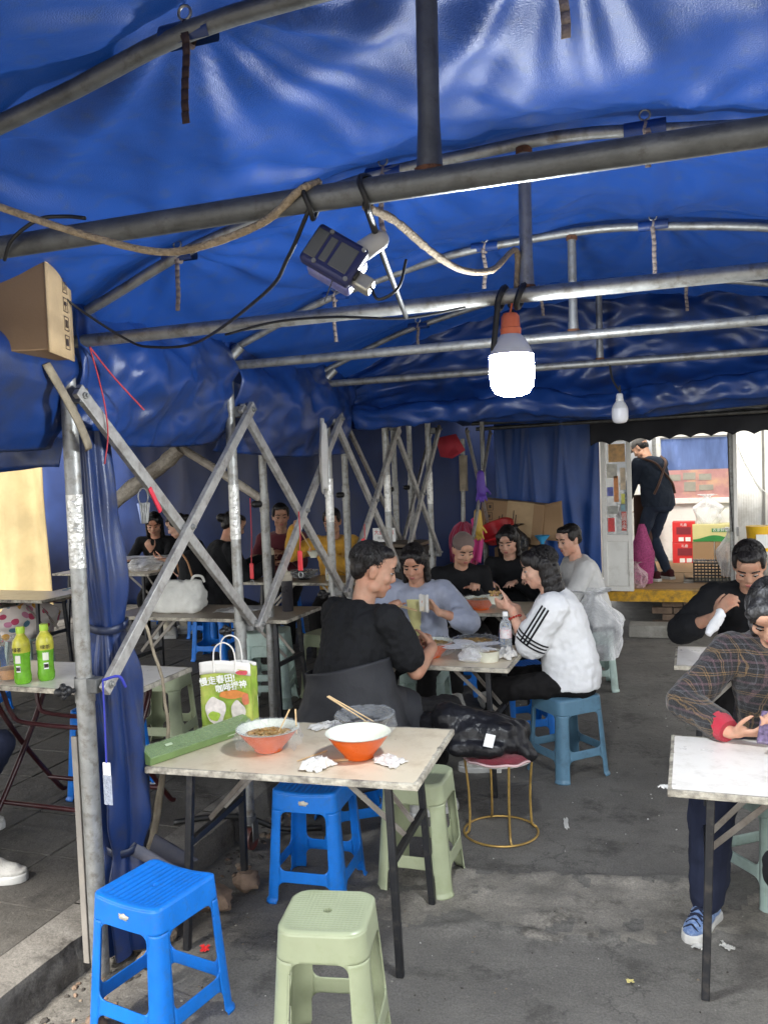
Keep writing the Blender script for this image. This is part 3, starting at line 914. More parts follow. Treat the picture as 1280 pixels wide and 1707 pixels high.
# black plastic crate
cr = thing('black_crate', 'black slatted plastic crate with plastic lining on the kiosk floor', 'crate', (.2, 9.8, .42))
b = MB()
for k in range(2):
    yy = (-.13, .13)[k]
    for i in range(12): b.box((-.19 + i * .0345, yy, .11), (.008, .012, .2))
    for z in (.01, .075, .14, .205): b.box((0, yy, z), (.4, .014, .016))
    xx = (-.195, .195)[k]
    for i in range(7): b.box((xx, -.12 + i * .04, .11), (.012, .008, .2))
    for z in (.01, .075, .14, .205): b.box((xx, 0, z), (.014, .27, .016))
b.box((0, 0, .006), (.39, .26, .008))
b.build('lattice', M['black_plastic'], cr, kind='stuff')
M['film'] = film('clear_plastic_film', (.6, .62, .64), dens=.16, rough=.06)
M['bagfilm'] = film('white_carrier_bag', (.9, .91, .93), .55, .3)
b = MB(); b.grid(lambda u, v: V((lerp(-.21, .21, u), lerp(-.145, .145, v), .22 + .015 * N3(u * 9, v * 9) - .05 * math.sin(PI * u) * math.sin(PI * v))), 24, 18)
b.build('liner', M['film'], cr)
# bags of goods
def blob_bag(name, label, loc, d, mat, cat='bag', seed=0, knot=True, group=None, crease=.18, n=36, pinch=.75, parent_part='sack', flare=1.8):
    t = thing(name, label, cat, loc, seed, group)
    def fn(u, v):
        a = 2 * PI * u
        z = v
        w = (math.sin(PI * min(1, .12 + .88 * (1 - z) ** .85)) ** .6) if z > .02 else .8
        w = .82 + .25 * math.sin(z * PI * .8) if z < .55 else lerp(1.04, 1 - pinch, sstep(.5, .93, z))
        if z > .93: w = (1 - pinch) * (1 + flare * (z - .93) / .07 * (.35 + 1.1 * math.sin(2 * a + seed) ** 2 + .8 * N3(math.cos(a) * 3, math.sin(a) * 3, seed)))
        f = 1 + crease * N3(math.cos(a) * 2.3 + seed, math.sin(a) * 2.3, z * 2.6 + seed) + crease * .6 * abs(N3(math.cos(a) * 6, math.sin(a) * 6 + seed, z * 3))
        return V((math.cos(a) * w * f * d[0] / 2, math.sin(a) * w * f * d[1] / 2, z * d[2]))
    b = MB(); b.grid(fn, n, n, wrapu=True)
    b.build(parent_part, mat, t, ang=0)
    return t
blob_bag('pink_bag', 'pink net sack hanging beside the kiosk worker', (-.5, 9.45, .44), (.2, .2, .62), pm('pink_net', (.55, .1, .28), rough=.7, var=.4, scale=60, bump=.6, bscale=160, transl=.3), seed=1.2, crease=.4, pinch=.6, flare=-.3)
blob_bag('clear_bag', 'clear pinkish plastic bag on the kiosk floor edge', (-.56, 9.3, .42), (.2, .18, .26), film('pink_film', (.85, .6, .65), .4), seed=2.2, crease=.4)
blob_bag('white_bag', 'thin white carrier bag standing on the striped carton', (.18, 11.38, .915), (.3, .24, .36), M['bagfilm'], seed=3.1, crease=.4)
blob_bag('white_bag', 'white carrier bag hanging at the right jamb of the kiosk', (.36, 9.6, .5), (.22, .2, .5), M['bagfilm'], seed=5.1, crease=.4)
t = thing('yellow_bucket', 'yellow and white plastic tub on a shelf at the right of the kiosk', 'tub', (.6, 9.02, .82))
MB().lathe([(.10, 0), (.115, .2), (.12, .24), (.105, .24)], n=24).build('tub', pm('yellow_plastic', (.75, .45, .02), rough=.4), t)
MB().box((.02, -.114, .1), (.11, .012, .13)).build('label_panel', M['white_ink'], t, bev=.003)
t = thing('red_lidded_jar', 'dark jar with a red lid at the right edge of the kiosk shelf', 'jar', (.79, 9.02, .82))
MB().lathe([(.07, 0), (.075, .02), (.075, .2), (.06, .22)], n=20).build('jar', pm('dark_jar', (.05, .035, .03), rough=.2), t)
MB().lathe([(.09, .2), (.09, .23), (.05, .235), (.05, .33), (.0, .33)], n=20).build('lid', M['red_card'], t)
t = thing('side_shelf', 'white shelf in front of the kiosk panel wall', 'shelf', (.8, 9.02, 0))
MB().box((0, 0, .805), (.7, .26, .03)).build('board', M['white_alu'], t, bev=.004)
for sx in (-.3, .3): MB().box((sx, 0, .395), (.035, .2, .79)).build('leg', M['white_alu'], t, bev=.003)
# cleaning corner by the curtain: carton, basin, mop, gloves
t = thing('tilted_carton', 'large torn brown carton with printed symbols leaning on the curtain', 'box', (-1.62, 8.62, .93), 0)
rt = Matrix.Rotation(R(7), 3, 'Y')
MB().box((-.06, 0, .24), (.62, .3, .40), rt).build('carton', M['cardboard'], t, bev=.004)
MB().grid(lambda u, v: V((.24 + .2 * u, -.12 + .04 * u * math.sin(v * 5), .06 + .34 * v + .06 * u * v - .02 * u)), 8, 8).build('torn_flap', M['cardboard'], t, solid=.004)
MB().box((.02, -.152, .245), (.26, .003, .385), rt).build('paper_patch', pm('pale_card', (.42, .3, .17), rough=.8), t, smooth=False)
for k in range(4):
    b = MB(); c = rt @ V((-.29 + .0, -.153, .08 + .095 * k))
    for dx, dz, w_, h_ in ((-.03, 0, .004, .07), (.03, 0, .004, .07), (0, .035, .06, .004), (0, -.035, .06, .004), (0, 0, .022, .03)):
        b.box((c.x - .02 + dx, c.y - .002, c.z + dz), (w_, .002, h_))
    b.build('symbol', M['ink'], t, smooth=False)
for k, (xx, ln) in enumerate(((-.2, .16), (-.17, .2), (-.14, .13), (-.06, .3), (-.035, .22))):
    c = rt @ V((xx, -.1535, .2)); MB().box((c.x - .01, c.y, c.z), (.009, .002, ln), rt).build('print_line', M['ink'], t, smooth=False)
t = thing('carton_stand', 'small stack of cartons under the red basin by the curtain', 'box', (-1.65, 8.6, 0))
MB().box((0, 0, .24), (.5, .34, .48)).build('carton', M['cardboard'], t, bev=.004)
MB().box((.03, 0, .70), (.46, .3, .44)).build('carton', M['cardboard'], t, bev=.004)
t = thing('red_basin', 'red plastic basin tipped on its side in front of the torn carton', 'basin', (-1.78, 8.35, 1.02))
rb = Matrix.Rotation(R(-18), 3, 'Y') @ Matrix.Rotation(R(25), 3, 'X')
MB().lathe([(.0, 0), (.12, 0), (.18, .1), (.2, .1), (.2, .115), (.172, .112), (.11, .012), (0, .012)], n=32, rot=rb).build('bowl', pm('red_plastic', (.55, .02, .03), rough=.3, var=.1), t)
blob_bag('black_bag', 'crumpled black bin bag below the torn carton', (-1.62, 8.28, .86), (.34, .2, .3), pm('black_bin_bag', (.015, .015, .017), rough=.25, bump=.8, bscale=30), seed=7.3, crease=.35)
t = thing('blue_hose_fitting', 'light blue plastic funnel hooked beside the black bag', 'funnel', (-1.36, 8.35, .98))
MB().lathe([(.07, .06), (.075, .065), (.02, 0), (.015, -.09), (.01, -.09), (.014, 0), (.066, .06)], n=18).build('funnel', pm('sky_blue_plastic', (.05, .32, .6), rough=.35), t)
mop = thing('mop', 'mop with red cloth strips hanging head-down from the scissor bars', 'mop', (-2.06, 8.15, 0))
MB().tube([(0, 0, 2.0), (-.02, 0, 1.2)], .022, 10).build('handle', M['galv'], mop)
MB().tube([(.0, 0, 1.84), (-.004, 0, 1.5)], .04, 14).build('cord_wrap', pm('wound_twine', (.45, .38, .28), rough=.9, var=.3, scale=10, bump=1.0, bscale=40, bstretch=(1, 1, 12)), mop)
b = MB()
random.seed(8)
for k in range(70):
    a = random.uniform(0, 2 * PI); r0 = .03; r1 = random.uniform(.03, .12); L = random.uniform(.28, .5)
    p0 = V((-.02 + math.cos(a) * r0, math.sin(a) * r0, 1.2)); 
    pts = [p0, p0 + V((math.cos(a) * r1 * .6, math.sin(a) * r1 * .6, -.06)), p0 + V((math.cos(a) * r1, math.sin(a) * r1, -L * .5)), p0 + V((math.cos(a) * r1 * .8 + random.uniform(-.02, .02), math.sin(a) * r1 * .9, -L))]
    b.tube(curve_pts(pts, 4), .006, 4, mi=random.randrange(2))
b.build('mop_strips', [pm('red_rag', (.4, .03, .07), rough=.9), pm('pink_rag', (.5, .12, .2), rough=.9)], mop, kind='stuff')
MB().grid(lambda u, v: V((.06 + .1 * u + .02 * math.sin(v * 4), -.03 + .02 * math.sin(u * 6), 1.25 - .42 * v - .1 * (u - .5) ** 2)), 8, 14).build('rag', pm('hot_pink_cloth', (.7, .08, .3), rough=.85), mop, solid=.006, ang=0)
def glove(name, label, loc, mat, flip):
    t = thing(name, label, 'glove', loc, flip)
    b = MB()
    b.cap((0, 0, .0), (.0, 0, -.12), .035, .045)
    b.cap((0, 0, -.12), (.005, 0, -.17), .045, .042)
    for k in range(4):
        b.cap((-.03 + .02 * k, 0, -.18), (-.045 + .032 * k, .01, -.27 + .012 * abs(k - 1.4)), .013, .010)
    b.cap((.04, 0, -.13), (.085, .01, -.19), .014, .011)
    o = b.build('rubber', mat, t)
    m_ = o.modifiers.new('r', 'REMESH'); m_.mode = 'VOXEL'; m_.voxel_size = .007; m_.use_smooth_shade = True
    m_ = o.modifiers.new('s', 'SMOOTH'); m_.iterations = 3
    return t
glove('purple_glove', 'purple rubber glove hung on the scissor bars', (-1.86, 8.0, 1.66), pm('purple_rubber', (.13, .06, .42), rough=.5), .3)
glove('yellow_glove', 'yellow rubber glove hanging beside the mop', (-1.90, 8.0, 1.30), pm('yellow_rubber', (.62, .4, .07), rough=.5), -.4)
t = thing('red_paper_sign', 'red paper sign with a torn corner pinned above the mop', 'sign', (-2.05, 7.6, 1.94), 0)
b = MB(); b.add([(-.12, 0, .06), (.07, 0, .09), (.15, .01, -.06), (.03, 0, -.13), (-.08, 0, -.11)], [(0, 1, 2, 3, 4)])
b.build('paper', pm('red_paper', (.42, .03, .05), rough=.7), t, solid=.003)
# crate-like dark shelf and price card behind the yellow-shirted diner
t = thing('price_card', 'small white card with red lettering behind the scissor bars', 'sign', (-2.52, 7.1, 1.13), R(6))
MB().box((0, 0, .04), (.2, .008, .12)).build('card', M['white_ink'], t)
text('大盘鸡店', .045, M['red_card'], t, (0, -.0045, .06), (R(90), 0, 0))
text('欢迎光临', .03, M['ink'], t, (0, -.0045, .012), (R(90), 0, 0))
t = thing('dark_cabinet', 'dark low cabinet behind the second canopy poles', 'cabinet', (-2.5, 7.35, .12))
MB().box((0, 0, .46), (.5, .4, .92)).build('carcass', pm('dark_wood', (.03, .025, .022), rough=.7), t, bev=.006)
MB().box((0, -.01, .95), (.54, .44, .03)).build('top', pm('worn_wood_top', (.12, .09, .06), rough=.6), t, bev=.004)
# ------------------------------------------------------------------ stools
def shell_parts(pos, sdf, cls, nu, nv):
    parts = {}
    P, S = {}, {}
    for j in range(nv + 1):
        for i in range(nu):
            P[i, j] = pos(i / nu, j / nv); S[i, j] = sdf(i / nu, j / nv)
    for j in range(nv):
        for i in range(nu):
            i2 = (i + 1) % nu
            c = [(i, j), (i2, j), (i2, j + 1), (i, j + 1)]
            s = [S[k] for k in c]
            if max(s) <= 0: continue
            name = cls((i + .5) / nu, (j + .5) / nv)
            vs, fs, mp = parts.setdefault(name, ([], [], {}))
            def vid(key, p):
                if key not in mp: mp[key] = len(vs); vs.append(p)
                return mp[key]
            poly = []
            for k in range(4):
                a, b = c[k], c[(k + 1) % 4]
                if S[a] > 0: poly.append(vid(a, P[a]))
                if (S[a] > 0) != (S[b] > 0):
                    t = S[a] / (S[a] - S[b])
                    key = (min(a, b), max(a, b))
                    poly.append(vid(key, P[a].lerp(P[b], t)))
            if len(poly) > 2: fs.append(tuple(poly))
    return parts
def rrect(x, z, cx, cz, hx, hz, r):
    qx, qz = abs(x - cx) - hx + r, abs(z - cz) - hz + r
    return math.hypot(max(qx, 0), max(qz, 0)) + min(max(qx, qz), 0) - r
def unit_sq(u, rho):
    """rounded unit square: returns x, y in [-1,1] and side index, along-side coordinate"""
    st = 2 * (1 - rho); arc = PI / 2 * rho; tot = 4 * (st + arc)
    d = (u % 1) * tot
    k = int(d // (st + arc)); k = min(k, 3); d -= k * (st + arc)
    if d <= st: x, y = -1 + rho + d, -1.0
    else:
        a = (d - st) / rho
        x, y = 1 - rho + rho * math.sin(a), -1 + rho - rho * math.cos(a)
    for _ in range(k): x, y = -y, x
    return x, y
def make_stool(name, label, mat, H=.45, wt=.135, wb=.165, rho=.2, legw=.045, apron=.1, rail=(.09, .135), sad=.012, ribs='slat', sticker=False, lowarch=.03):
    t = thing(name, label, 'stool')
    ztop = lambda x, y: H - .007 + sad * (x / wt) ** 2 - sad * .4
    def wz(z): return lerp(wb, wt, (z / H))
    def pos(u, v):
        x, y = unit_sq(u, rho)
        z0 = v * H
        w = wz(z0)
        # vertical fluting on the legs
        px, py = x * w, y * w
        zt = ztop(px, py)
        z = z0 if v < .75 else lerp(.75 * H, zt, (v - .75) / .25)
        if v < .03:
            px *= 1.035; py *= 1.035
        return V((px, py, z))
    def side(u, v):
        x, y = unit_sq(u, rho)
        w = wz(v * H)
        s = x if abs(y) >= abs(x) else y
        return s * w, v * H, w
    def sdf(u, v):
        s, z, w = side(u, v)
        hx = w - legw - .012 * (1 - z / H)
        d1 = rrect(s, z, 0, (rail[1] + H - apron) / 2, hx, (H - apron - rail[1]) / 2, .028)
        d2 = rrect(s, z, 0, rail[0] - .2, hx + .004, .2 + .0, lowarch)
        return min(d1, d2) + (.0001)
    def cls(u, v):
        s, z, w = side(u, v)
        if z > H - apron: return 'apron'
        x, y = unit_sq(u, rho)
        if z > rail[1] + .05 and abs(s) <= w - legw - .012 * (1 - z / H): return 'apron'
        if abs(s) > w - legw - .012 * (1 - z / H): return 'leg%d%d' % (x > 0, y > 0)
        return 'stretcher%d' % (0 if abs(y) >= abs(x) and y < 0 else 1 if abs(x) > abs(y) and x > 0 else 2 if abs(y) >= abs(x) else 3)
    for nm, (vs, fs, _) in shell_parts(pos, sdf, cls, 112, 54).items():
        b = MB(); b.add(vs, fs)
        b.build(nm.rstrip('01234'), mat, t, solid=.0045, off=1 if False else -1, ang=50)
    # seat
    ns = 56
    b = MB()
    def seat(u, v):
        X, Y = 2 * u - 1, 2 * v - 1
        # square to rounded square
        m = max(abs(X), abs(Y))
        if m > 1e-6:
            a = math.atan2(Y, X)
            # radius of rounded square along a
            k = 1 / max(abs(math.cos(a)), abs(math.sin(a)))
            cx_, cy_ = math.cos(a) * k, math.sin(a) * k
            ox, oy = abs(cx_) - (1 - rho), abs(cy_) - (1 - rho)
            if ox > 0 and oy > 0:
                # shrink along ray until on the corner arc
                lo, hi = .5, 1.0
                for _ in range(14):
                    md = (lo + hi) / 2
                    ex, ey = abs(cx_) * md - (1 - rho), abs(cy_) * md - (1 - rho)
                    if max(ex, 0) ** 2 + max(ey, 0) ** 2 > rho * rho: hi = md
                    else: lo = md
                k *= lo
            X, Y = math.cos(a) * k * m, math.sin(a) * k * m
        x, y = X * wt, Y * wt
        z = ztop(x, y) + .007 * (1 - max(0, (m - .9) / .1) ** 2)
        if ribs == 'slat':
            e = sstep(.86, .8, abs(X)) * sstep(.84, .78, abs(Y))
            rc = math.hypot(x, y)
            e *= sstep(.012, .022, rc)
            z -= .0035 * e * sstep(-.1, .45, math.sin(x * 2 * PI / .0215))
            if rc < .010: z -= .006
        else:
            e = sstep(.88, .82, m)
            z -= .0012 * e * (sstep(.6, .95, abs(math.sin(x * PI / .012))) + sstep(.6, .95, abs(math.sin(y * PI / .012)))) * .6
            if math.hypot(x, y) < .012: z -= .02
        return V((x, y, z))
    b.grid(seat, ns * 2, ns * 2 if ribs != 'slat' else ns)
    b.build('seat', mat, t, solid=.004, ang=0 if ribs == 'slat' else 35)
    if sticker:
        s = MB(); 
        pts_ = []
        for k in range(18):
            a = 2 * PI * k / 18; rr = .75 + .5 * N3(math.cos(a) * 2, math.sin(a) * 2, 3)
            pts_.append((.002 + math.cos(a) * rr * .028, -wz(H - .045) - .0012, H - .042 + math.sin(a) * rr * .013))
        s.add(pts_, [tuple(range(18))])
        s.build('torn_sticker', pm('paper_remnant', (.6, .58, .5), rough=.9, dirt=(.4, .3, .2), damt=.4) if 'paper_remnant' not in MATS else MATS['paper_remnant'], t, solid=.0006)
    return t
M['st_blue'] = pm('blue_stool_plastic', (.008, .17, .64), rough=.36, var=.12, scale=14, dirt=(.03, .14, .42), dscale=45, damt=.36, spec=.45, bump=.06, bscale=150)
M['st_green'] = pm('sage_stool_plastic', (.35, .39, .25), rough=.34, var=.1, scale=10, dirt=(.28, .32, .18), dscale=9, damt=.34)
M['st_slate'] = pm('slate_blue_stool_plastic', (.095, .2, .29), rough=.38, var=.1, dirt=(.06, .12, .17), dscale=12, damt=.36)
M['st_pale'] = pm('pale_teal_stool_plastic', (.36, .47, .43), rough=.36, var=.1, dirt=(.22, .27, .24), dscale=8, damt=.4)
sB = make_stool('plastic_stool', 'blue slatted plastic stool with torn sticker at the front left', M['st_blue'], H=.455, wt=.138, wb=.168, sticker=True, legw=.045, apron=.078)
sB.location = (-1.635, 2.30, 0); sB.rotation_euler.z = R(-10)
sB['group'] = 'plastic stools'
dup(sB, (-1.51, 3.26, 0), R(4), 'blue slatted plastic stool tucked under the front table')
dup(sB, (-2.88, 3.72, PZ), R(4), 'blue plastic stool on the pavement behind the tied curtain')
dup(sB, (-4.75, 4.75, PZ), R(20), 'blue plastic stool on the pavement at the left edge')
dup(sB, (-4.02, 6.72, PZ), R(8), 'blue plastic stool under the diner with the tan bag strap')
dup(sB, (-1.05, 5.5, 0), R(30), 'blue plastic stool seen through the legs of the slate stool')
sG = make_stool('plastic_stool', 'sage green plastic stool standing alone in the foreground', M['st_green'], H=.46, wt=.128, wb=.163, rho=.42, sad=0, ribs='grid', legw=.05, apron=.085, rail=(.115, .165), lowarch=.03)
sG.location = (-1.03, 2.28, 0); sG.rotation_euler.z = R(11)
sG['group'] = 'plastic stools'
dup(sG, (-1.11, 3.44, 0), R(1), 'sage green plastic stool behind the right legs of the front table')
dup(sG, (-3.0, 4.42, PZ), R(8), 'sage green plastic stool behind the bottle table on the pavement')
dup(sG, (-2.52, 5.75, PZ), R(-10), 'sage green plastic stool behind the seasoning table legs')
sS = make_stool('plastic_stool', 'slate blue plastic stool under the girl in the white shirt', M['st_slate'], H=.45, wt=.145, wb=.175, rho=.3, sad=0, ribs='grid', legw=.05, apron=.085, rail=(.12, .165))
sS.location = (-.69, 4.89, 0); sS.rotation_euler.z = R(45)
sS['group'] = 'plastic stools'
sP = make_stool('plastic_stool', 'pale teal plastic stool under the plaid-coated diner', M['st_pale'], H=.45, wt=.14, wb=.172, rho=.3, sad=0, ribs='grid', legw=.052, apron=.09, rail=(.12, .165))
sP.location = (.28, 3.72, 0); sP.rotation_euler.z = R(38)
sP['group'] = 'plastic stools'
dup(sP, (-.74, 6.78, 0), R(12), 'pale teal plastic stool under the diner with the white bag')
dup(sP, (-2.83, 5.45, PZ), R(15), 'lower pale teal stool of the stack by the back pole')
dup(sP, (-2.83, 5.45, PZ + .075), R(15), 'upper pale teal stool of the stack by the back pole')
dup(sP, (.3, 5.3, 0), R(15), 'pale teal stool under the man in the black jacket')
dup(sP, (-1.68, 5.42, 0), R(5), 'pale teal stool under the diner in the grey hoodie')
dup(sB, (-1.60, 3.9, 0), R(35), 'blue plastic stool under the man in the black T-shirt')
dup(sB, (-5.42, 8.02, PZ), R(0), 'blue plastic stool under the diner in front of the cream sheet')
dup(sB, (-4.62, 7.62, PZ), R(0), 'blue plastic stool under the diner with cream trousers')
dup(sB, (-3.08, 7.3, PZ), R(0), 'blue plastic stool under the diner in yellow')
dup(sB, (-3.85, 7.75, PZ), R(0), 'blue plastic stool under the diner in maroon')
dup(sB, (-1.72, 6.45, 0), R(10), 'blue plastic stool under the diner in the brown cap')
dup(sB, (-1.38, 7.05, 0), R(10), 'blue plastic stool under the diner across the far table')
dup(sP, (-3.15, 2.75, PZ), R(10), 'pale teal stool under the seated person cut off by the left edge')
# red cushioned wire stool
rs = thing('wire_stool', 'gold wire-legged stool with a dark red cushion', 'stool', (-.885, 3.99, 0))
M['gold'] = pm('brass_wire', (.5, .33, .1), rough=.4, var=.3, scale=40, metal=.6, dirt=(.2, .12, .05), damt=.4)
MB().tube([(math.cos(a) * .175, math.sin(a) * .175, .006) for a in [i * 2 * PI / 40 for i in range(41)]], .0055, 8).build('base_ring', M['gold'], rs)
for k in range(4):
    a = R(-62 + 90 * k)
    c, s_ = math.cos(a), math.sin(a)
    MB().tube(curve_pts([(c * .165, s_ * .165, .37), (c * .15, s_ * .15, .2), (c * .152, s_ * .152, .04), (c * .173, s_ * .173, .008)], 5), .006, 8).build('leg', M['gold'], rs)
MB().lathe([(0, .36), (.16, .36), (.168, .368), (.16, .378), (0, .378)], n=40).build('seat_board', M['white_ink'], rs)
MB().lathe([(0, .415), (.1, .412), (.15, .402), (.168, .388), (.165, .376), (.1, .374)], n=40, wob=lambda q, z: 1 + .015 * math.sin(q * 13)).build('cushion', pm('dark_red_velvet', (.16, .008, .02), rough=.9, var=.3, scale=30, sheen=.4, bump=.3, bscale=200), rs)
MB().tube([(math.cos(a) * .169 * (1 + .015 * math.sin(a * 13)), math.sin(a) * .169 * (1 + .015 * math.sin(a * 13)), .375 + .003 * math.sin(a * 9)) for a in [i * 2 * PI / 60 for i in range(61)]], .006, 6).build('piping', pm('pink_piping', (.6, .42, .42), rough=.8), rs)

# ------------------------------------------------------------------ tables
M['top_cream'] = pm('cream_laminate', (.64, .56, .42), rough=.3, var=.08, scale=5, dirt=(.48, .39, .27), dscale=11, damt=.4, bump=.03, bscale=40)
M['top_white'] = pm('white_laminate', (.74, .71, .66), rough=.3, var=.06, scale=5, dirt=(.56, .52, .46), dscale=16, damt=.38)
M['top_brown'] = pm('brown_laminate', (.3, .25, .19), rough=.35, var=.15, scale=5, dirt=(.17, .13, .1), dscale=9, damt=.38)
M['edge'] = pm('chipped_table_edge', (.5, .46, .37), rough=.7, var=.3, scale=25, bump=.6, bscale=60, stretch=(1, 1, 3), dirt=(.06, .05, .045), dscale=14, damt=.46)
M['legblack'] = pm('black_table_steel', (.013, .014, .017), rough=.45, var=.3, dirt=(.07, .06, .05), dscale=20, damt=.36)
M['brace'] = pm('pale_steel_brace', (.3, .28, .25), rough=.5, metal=.5, dirt=(.1, .07, .05), damt=.42)
def make_table(label, x0, x1, y0, y1, H, z0=0, rz=0, top='top_cream', group='folding tables', style='square', edge='edge', th=.022):
    cx_, cy_ = (x0 + x1) / 2, (y0 + y1) / 2
    L, Wd = (x1 - x0) / 2, (y1 - y0) / 2
    t = thing('folding_table', label, 'table', (cx_, cy_, z0), rz, group)
    h = H - z0
    MB().box((0, 0, h - th / 2), (2 * L - .008, 2 * Wd - .008, th)).build('tabletop', M[top], t, bev=.002)
    for ax, s in ((0, -1), (0, 1), (1, -1), (1, 1)):
        n = 50
        b = MB()
        def ef(u, v, ax=ax, s=s):
            ln = L if ax == 0 else Wd
            q = lerp(-ln, ln, u)
            chip = max(0, N3(q * 22, s * 3 + ax, 1.3) - .25) * .012
            o_ = (Wd if ax == 0 else L)
            prof = [(o_ - .012 - chip, h + .0008), (o_ - .002 - chip, h + .0006), (o_ + .0005, h - .004), (o_ + .001, h - th + .002), (o_ - .008, h - th - .0015)]
            k = round(v * 4)
            d, z = prof[k]
            return V((q, s * d, z)) if ax == 0 else V((s * d, q, z))
        b.grid(ef, n, 4)
        b.build('edge_strip', M[edge], t, ang=50)
    if style == 'square':
        for sx in (-1, 1):
            xt, xb = sx * (L - .13), sx * (L - .10)
            ft = [V((xt, -Wd + .1, h - th)), V((xb, -Wd + .06, 0))]
            bk = [V((xt, Wd - .1, h - th)), V((xb, Wd - .06, 0))]
            for a in (ft, bk):
                MB().bar(a[1], a[0], .026, .026, up=(1, 0, 0)).build('leg', M['legblack'], t, bev=.003)
            m0, m1 = ft[1].lerp(ft[0], .58), bk[1].lerp(bk[0], .58)
            MB().bar(m0, m1, .022, .026).build('cross_bar', M['legblack'], t, bev=.002)
            MB().bar(V((xt, -Wd + .1, h - th - .012)), V((xt, Wd - .1, h - th - .012)), .024, .022).build('cross_bar', M['legblack'], t, bev=.002)
            for sy in (-1, 1):
                q0 = V((lerp(xt, xb, .4), sy * .06, h * .58 + .012)); q1 = V((sx * (L - .36), sy * (Wd - .18), h - th - .01))
                MB().bar(q0, q1, .006, .02).build('brace', M['brace'], t, bev=.001)
    else:
        br = MATS.get('maroon_tube') or pm('maroon_tube', (.045, .01, .012), rough=.35, var=.3, dirt=(.06, .045, .04), damt=.36)
        for sx in (-1, 1):
            for sgn in (1, -1):
                x = sx * (L - .16 - (.02 if sgn > 0 else 0))
                pts = [(x, -sgn * (Wd + .03), .02), (x, -sgn * (Wd - .02), .06), (x, 0, h * .5), (x, sgn * (Wd - .1), h - th - .09), (x, sgn * (Wd - .13), h - th - .012)]
                MB().tube(curve_pts(pts, 5), .0125, 10).build('leg', br, t)
        for sgn in (1, -1):
            MB().tube([(-L + .16, sgn * (Wd - .08), .12), (L - .16, sgn * (Wd - .08), .12)], .0115, 10).build('stretcher', br, t)
            MB().tube(curve_pts([(-L + .16, sgn * (Wd - .13), h - th - .02), (-L + .19, sgn * (Wd - .16), h - th - .16), (-L + .28, sgn * (Wd - .17), h - th - .2), (L - .28, sgn * (Wd - .17), h - th - .2), (L - .19, sgn * (Wd - .16), h - th - .16), (L - .16, sgn * (Wd - .13), h - th - .02)], 5), .011, 8).build('bow_bar', br, t)
    return t
T1 = make_table('cream folding table in the foreground with orange bowls on it', -1.905, -.89, 2.655, 3.275, .70, rz=R(3.5))
T2 = make_table('cream folding table where the man in black T-shirt eats', -1.92, -.90, 4.34, 4.93, .70)
T3 = make_table('white folding table under the plaid-coated diner\'s phone', -.09, .95, 2.83, 3.41, .70, top='top_white', edge='edge')
T4 = make_table('far folding table with an orange bowl behind the girl in white', -1.95, -1.0, 5.95, 6.5, .70)
T10 = make_table('white-edged folding table between the plaid coat and the man in black jacket', -.10, .9, 4.56, 5.05, .70, top='top_white')
T5 = make_table('white folding table on maroon tube legs with green tea bottles', -3.28, -2.3, 3.12, 3.62, .82, PZ, top='top_white', style='tube')
T6 = make_table('brown folding table carrying the white bag and dark sauce bottle', -3.75, -2.4, 4.88, 5.42, .82, PZ, top='top_brown')
T7 = make_table('brown folding table in front of the diner in yellow', -3.62, -2.62, 6.56, 7.05, .82, PZ, top='top_brown')
T8 = make_table('cream folding table between two dark-clothed diners at the left', -6.05, -4.92, 7.07, 7.7, .82, PZ)
T9 = make_table('cream folding table at the far left above a floral bag', -5.8, -4.78, 5.45, 5.95, .82, PZ)
# ------------------------------------------------------------------ people
Z = V((0, 0, 1))
def skin_mat(name, col):
    m = pm(name, col, rough=.58, var=.2, scale=22, bump=.2, bscale=260, sss=.08, spec=.35, dirt=(min(1, col[0] * 1.02), col[1] * .78, col[2] * .72), dscale=9, damt=.42)
    return m
M['skin'] = skin_mat('skin_warm', (.52, .30, .205))
M['skin2'] = skin_mat('skin_tan', (.43, .245, .165))
M['skin3'] = skin_mat('skin_fair', (.6, .37, .27))
M['lips'] = pm('lips', (.36, .12, .1), rough=.4, var=.1)
M['eyewhite'] = pm('eye_white', (.42, .39, .36), rough=.2, var=.03)
M['iris'] = pm('eye_dark', (.02, .012, .008), rough=.1)
M['hair'] = pm('black_hair', (.012, .01, .01), rough=.42, var=.5, scale=30, bump=.9, bscale=120, bstretch=(1, 1, .12), spec=.4)
M['hair_grey'] = pm('black_hair_with_grey', (.02, .019, .019), rough=.4, var=.6, scale=30, bump=.9, bscale=120, bstretch=(1, 1, .12), dirt=(.22, .22, .23), dscale=18, damt=.38)
def fab(name, col, **k):
    d = dict(rough=.85, var=.16, scale=8, bump=.45, bscale=16, sheen=.15)
    if max(col) < .06: d['sheen'] = 0; d['spec'] = .3
    d.update(k)
    return pm(name, col, **d)
M['c_black'] = fab('black_cotton', (.007, .0075, .009))
M['c_charcoal'] = fab('charcoal_jacket', (.022, .023, .027), rough=.6)
M['c_black2'] = fab('black_trousers', (.007, .0065, .007))
M['c_navy'] = fab('navy_trousers', (.012, .016, .035))
M['c_grey'] = fab('blue_grey_hoodie', (.30, .33, .42), rough=.6)
M['c_white'] = fab('white_jersey', (.72, .73, .74), rough=.7, var=.06)
M['c_pale'] = fab('pale_grey_top', (.55, .55, .54))
M['c_yellow'] = fab('mustard_fleece', (.58, .31, .035), bscale=90)
M['c_yellowp'] = fab('pale_yellow_tee', (.62, .58, .26))
M['c_maroon'] = fab('maroon_top', (.1, .012, .02))
M['c_cream'] = fab('cream_trousers', (.58, .52, .40))
M['c_jeans'] = fab('dark_denim', (.022, .032, .055), bscale=200)
M['c_indigo'] = fab('indigo_shirt', (.018, .026, .042))
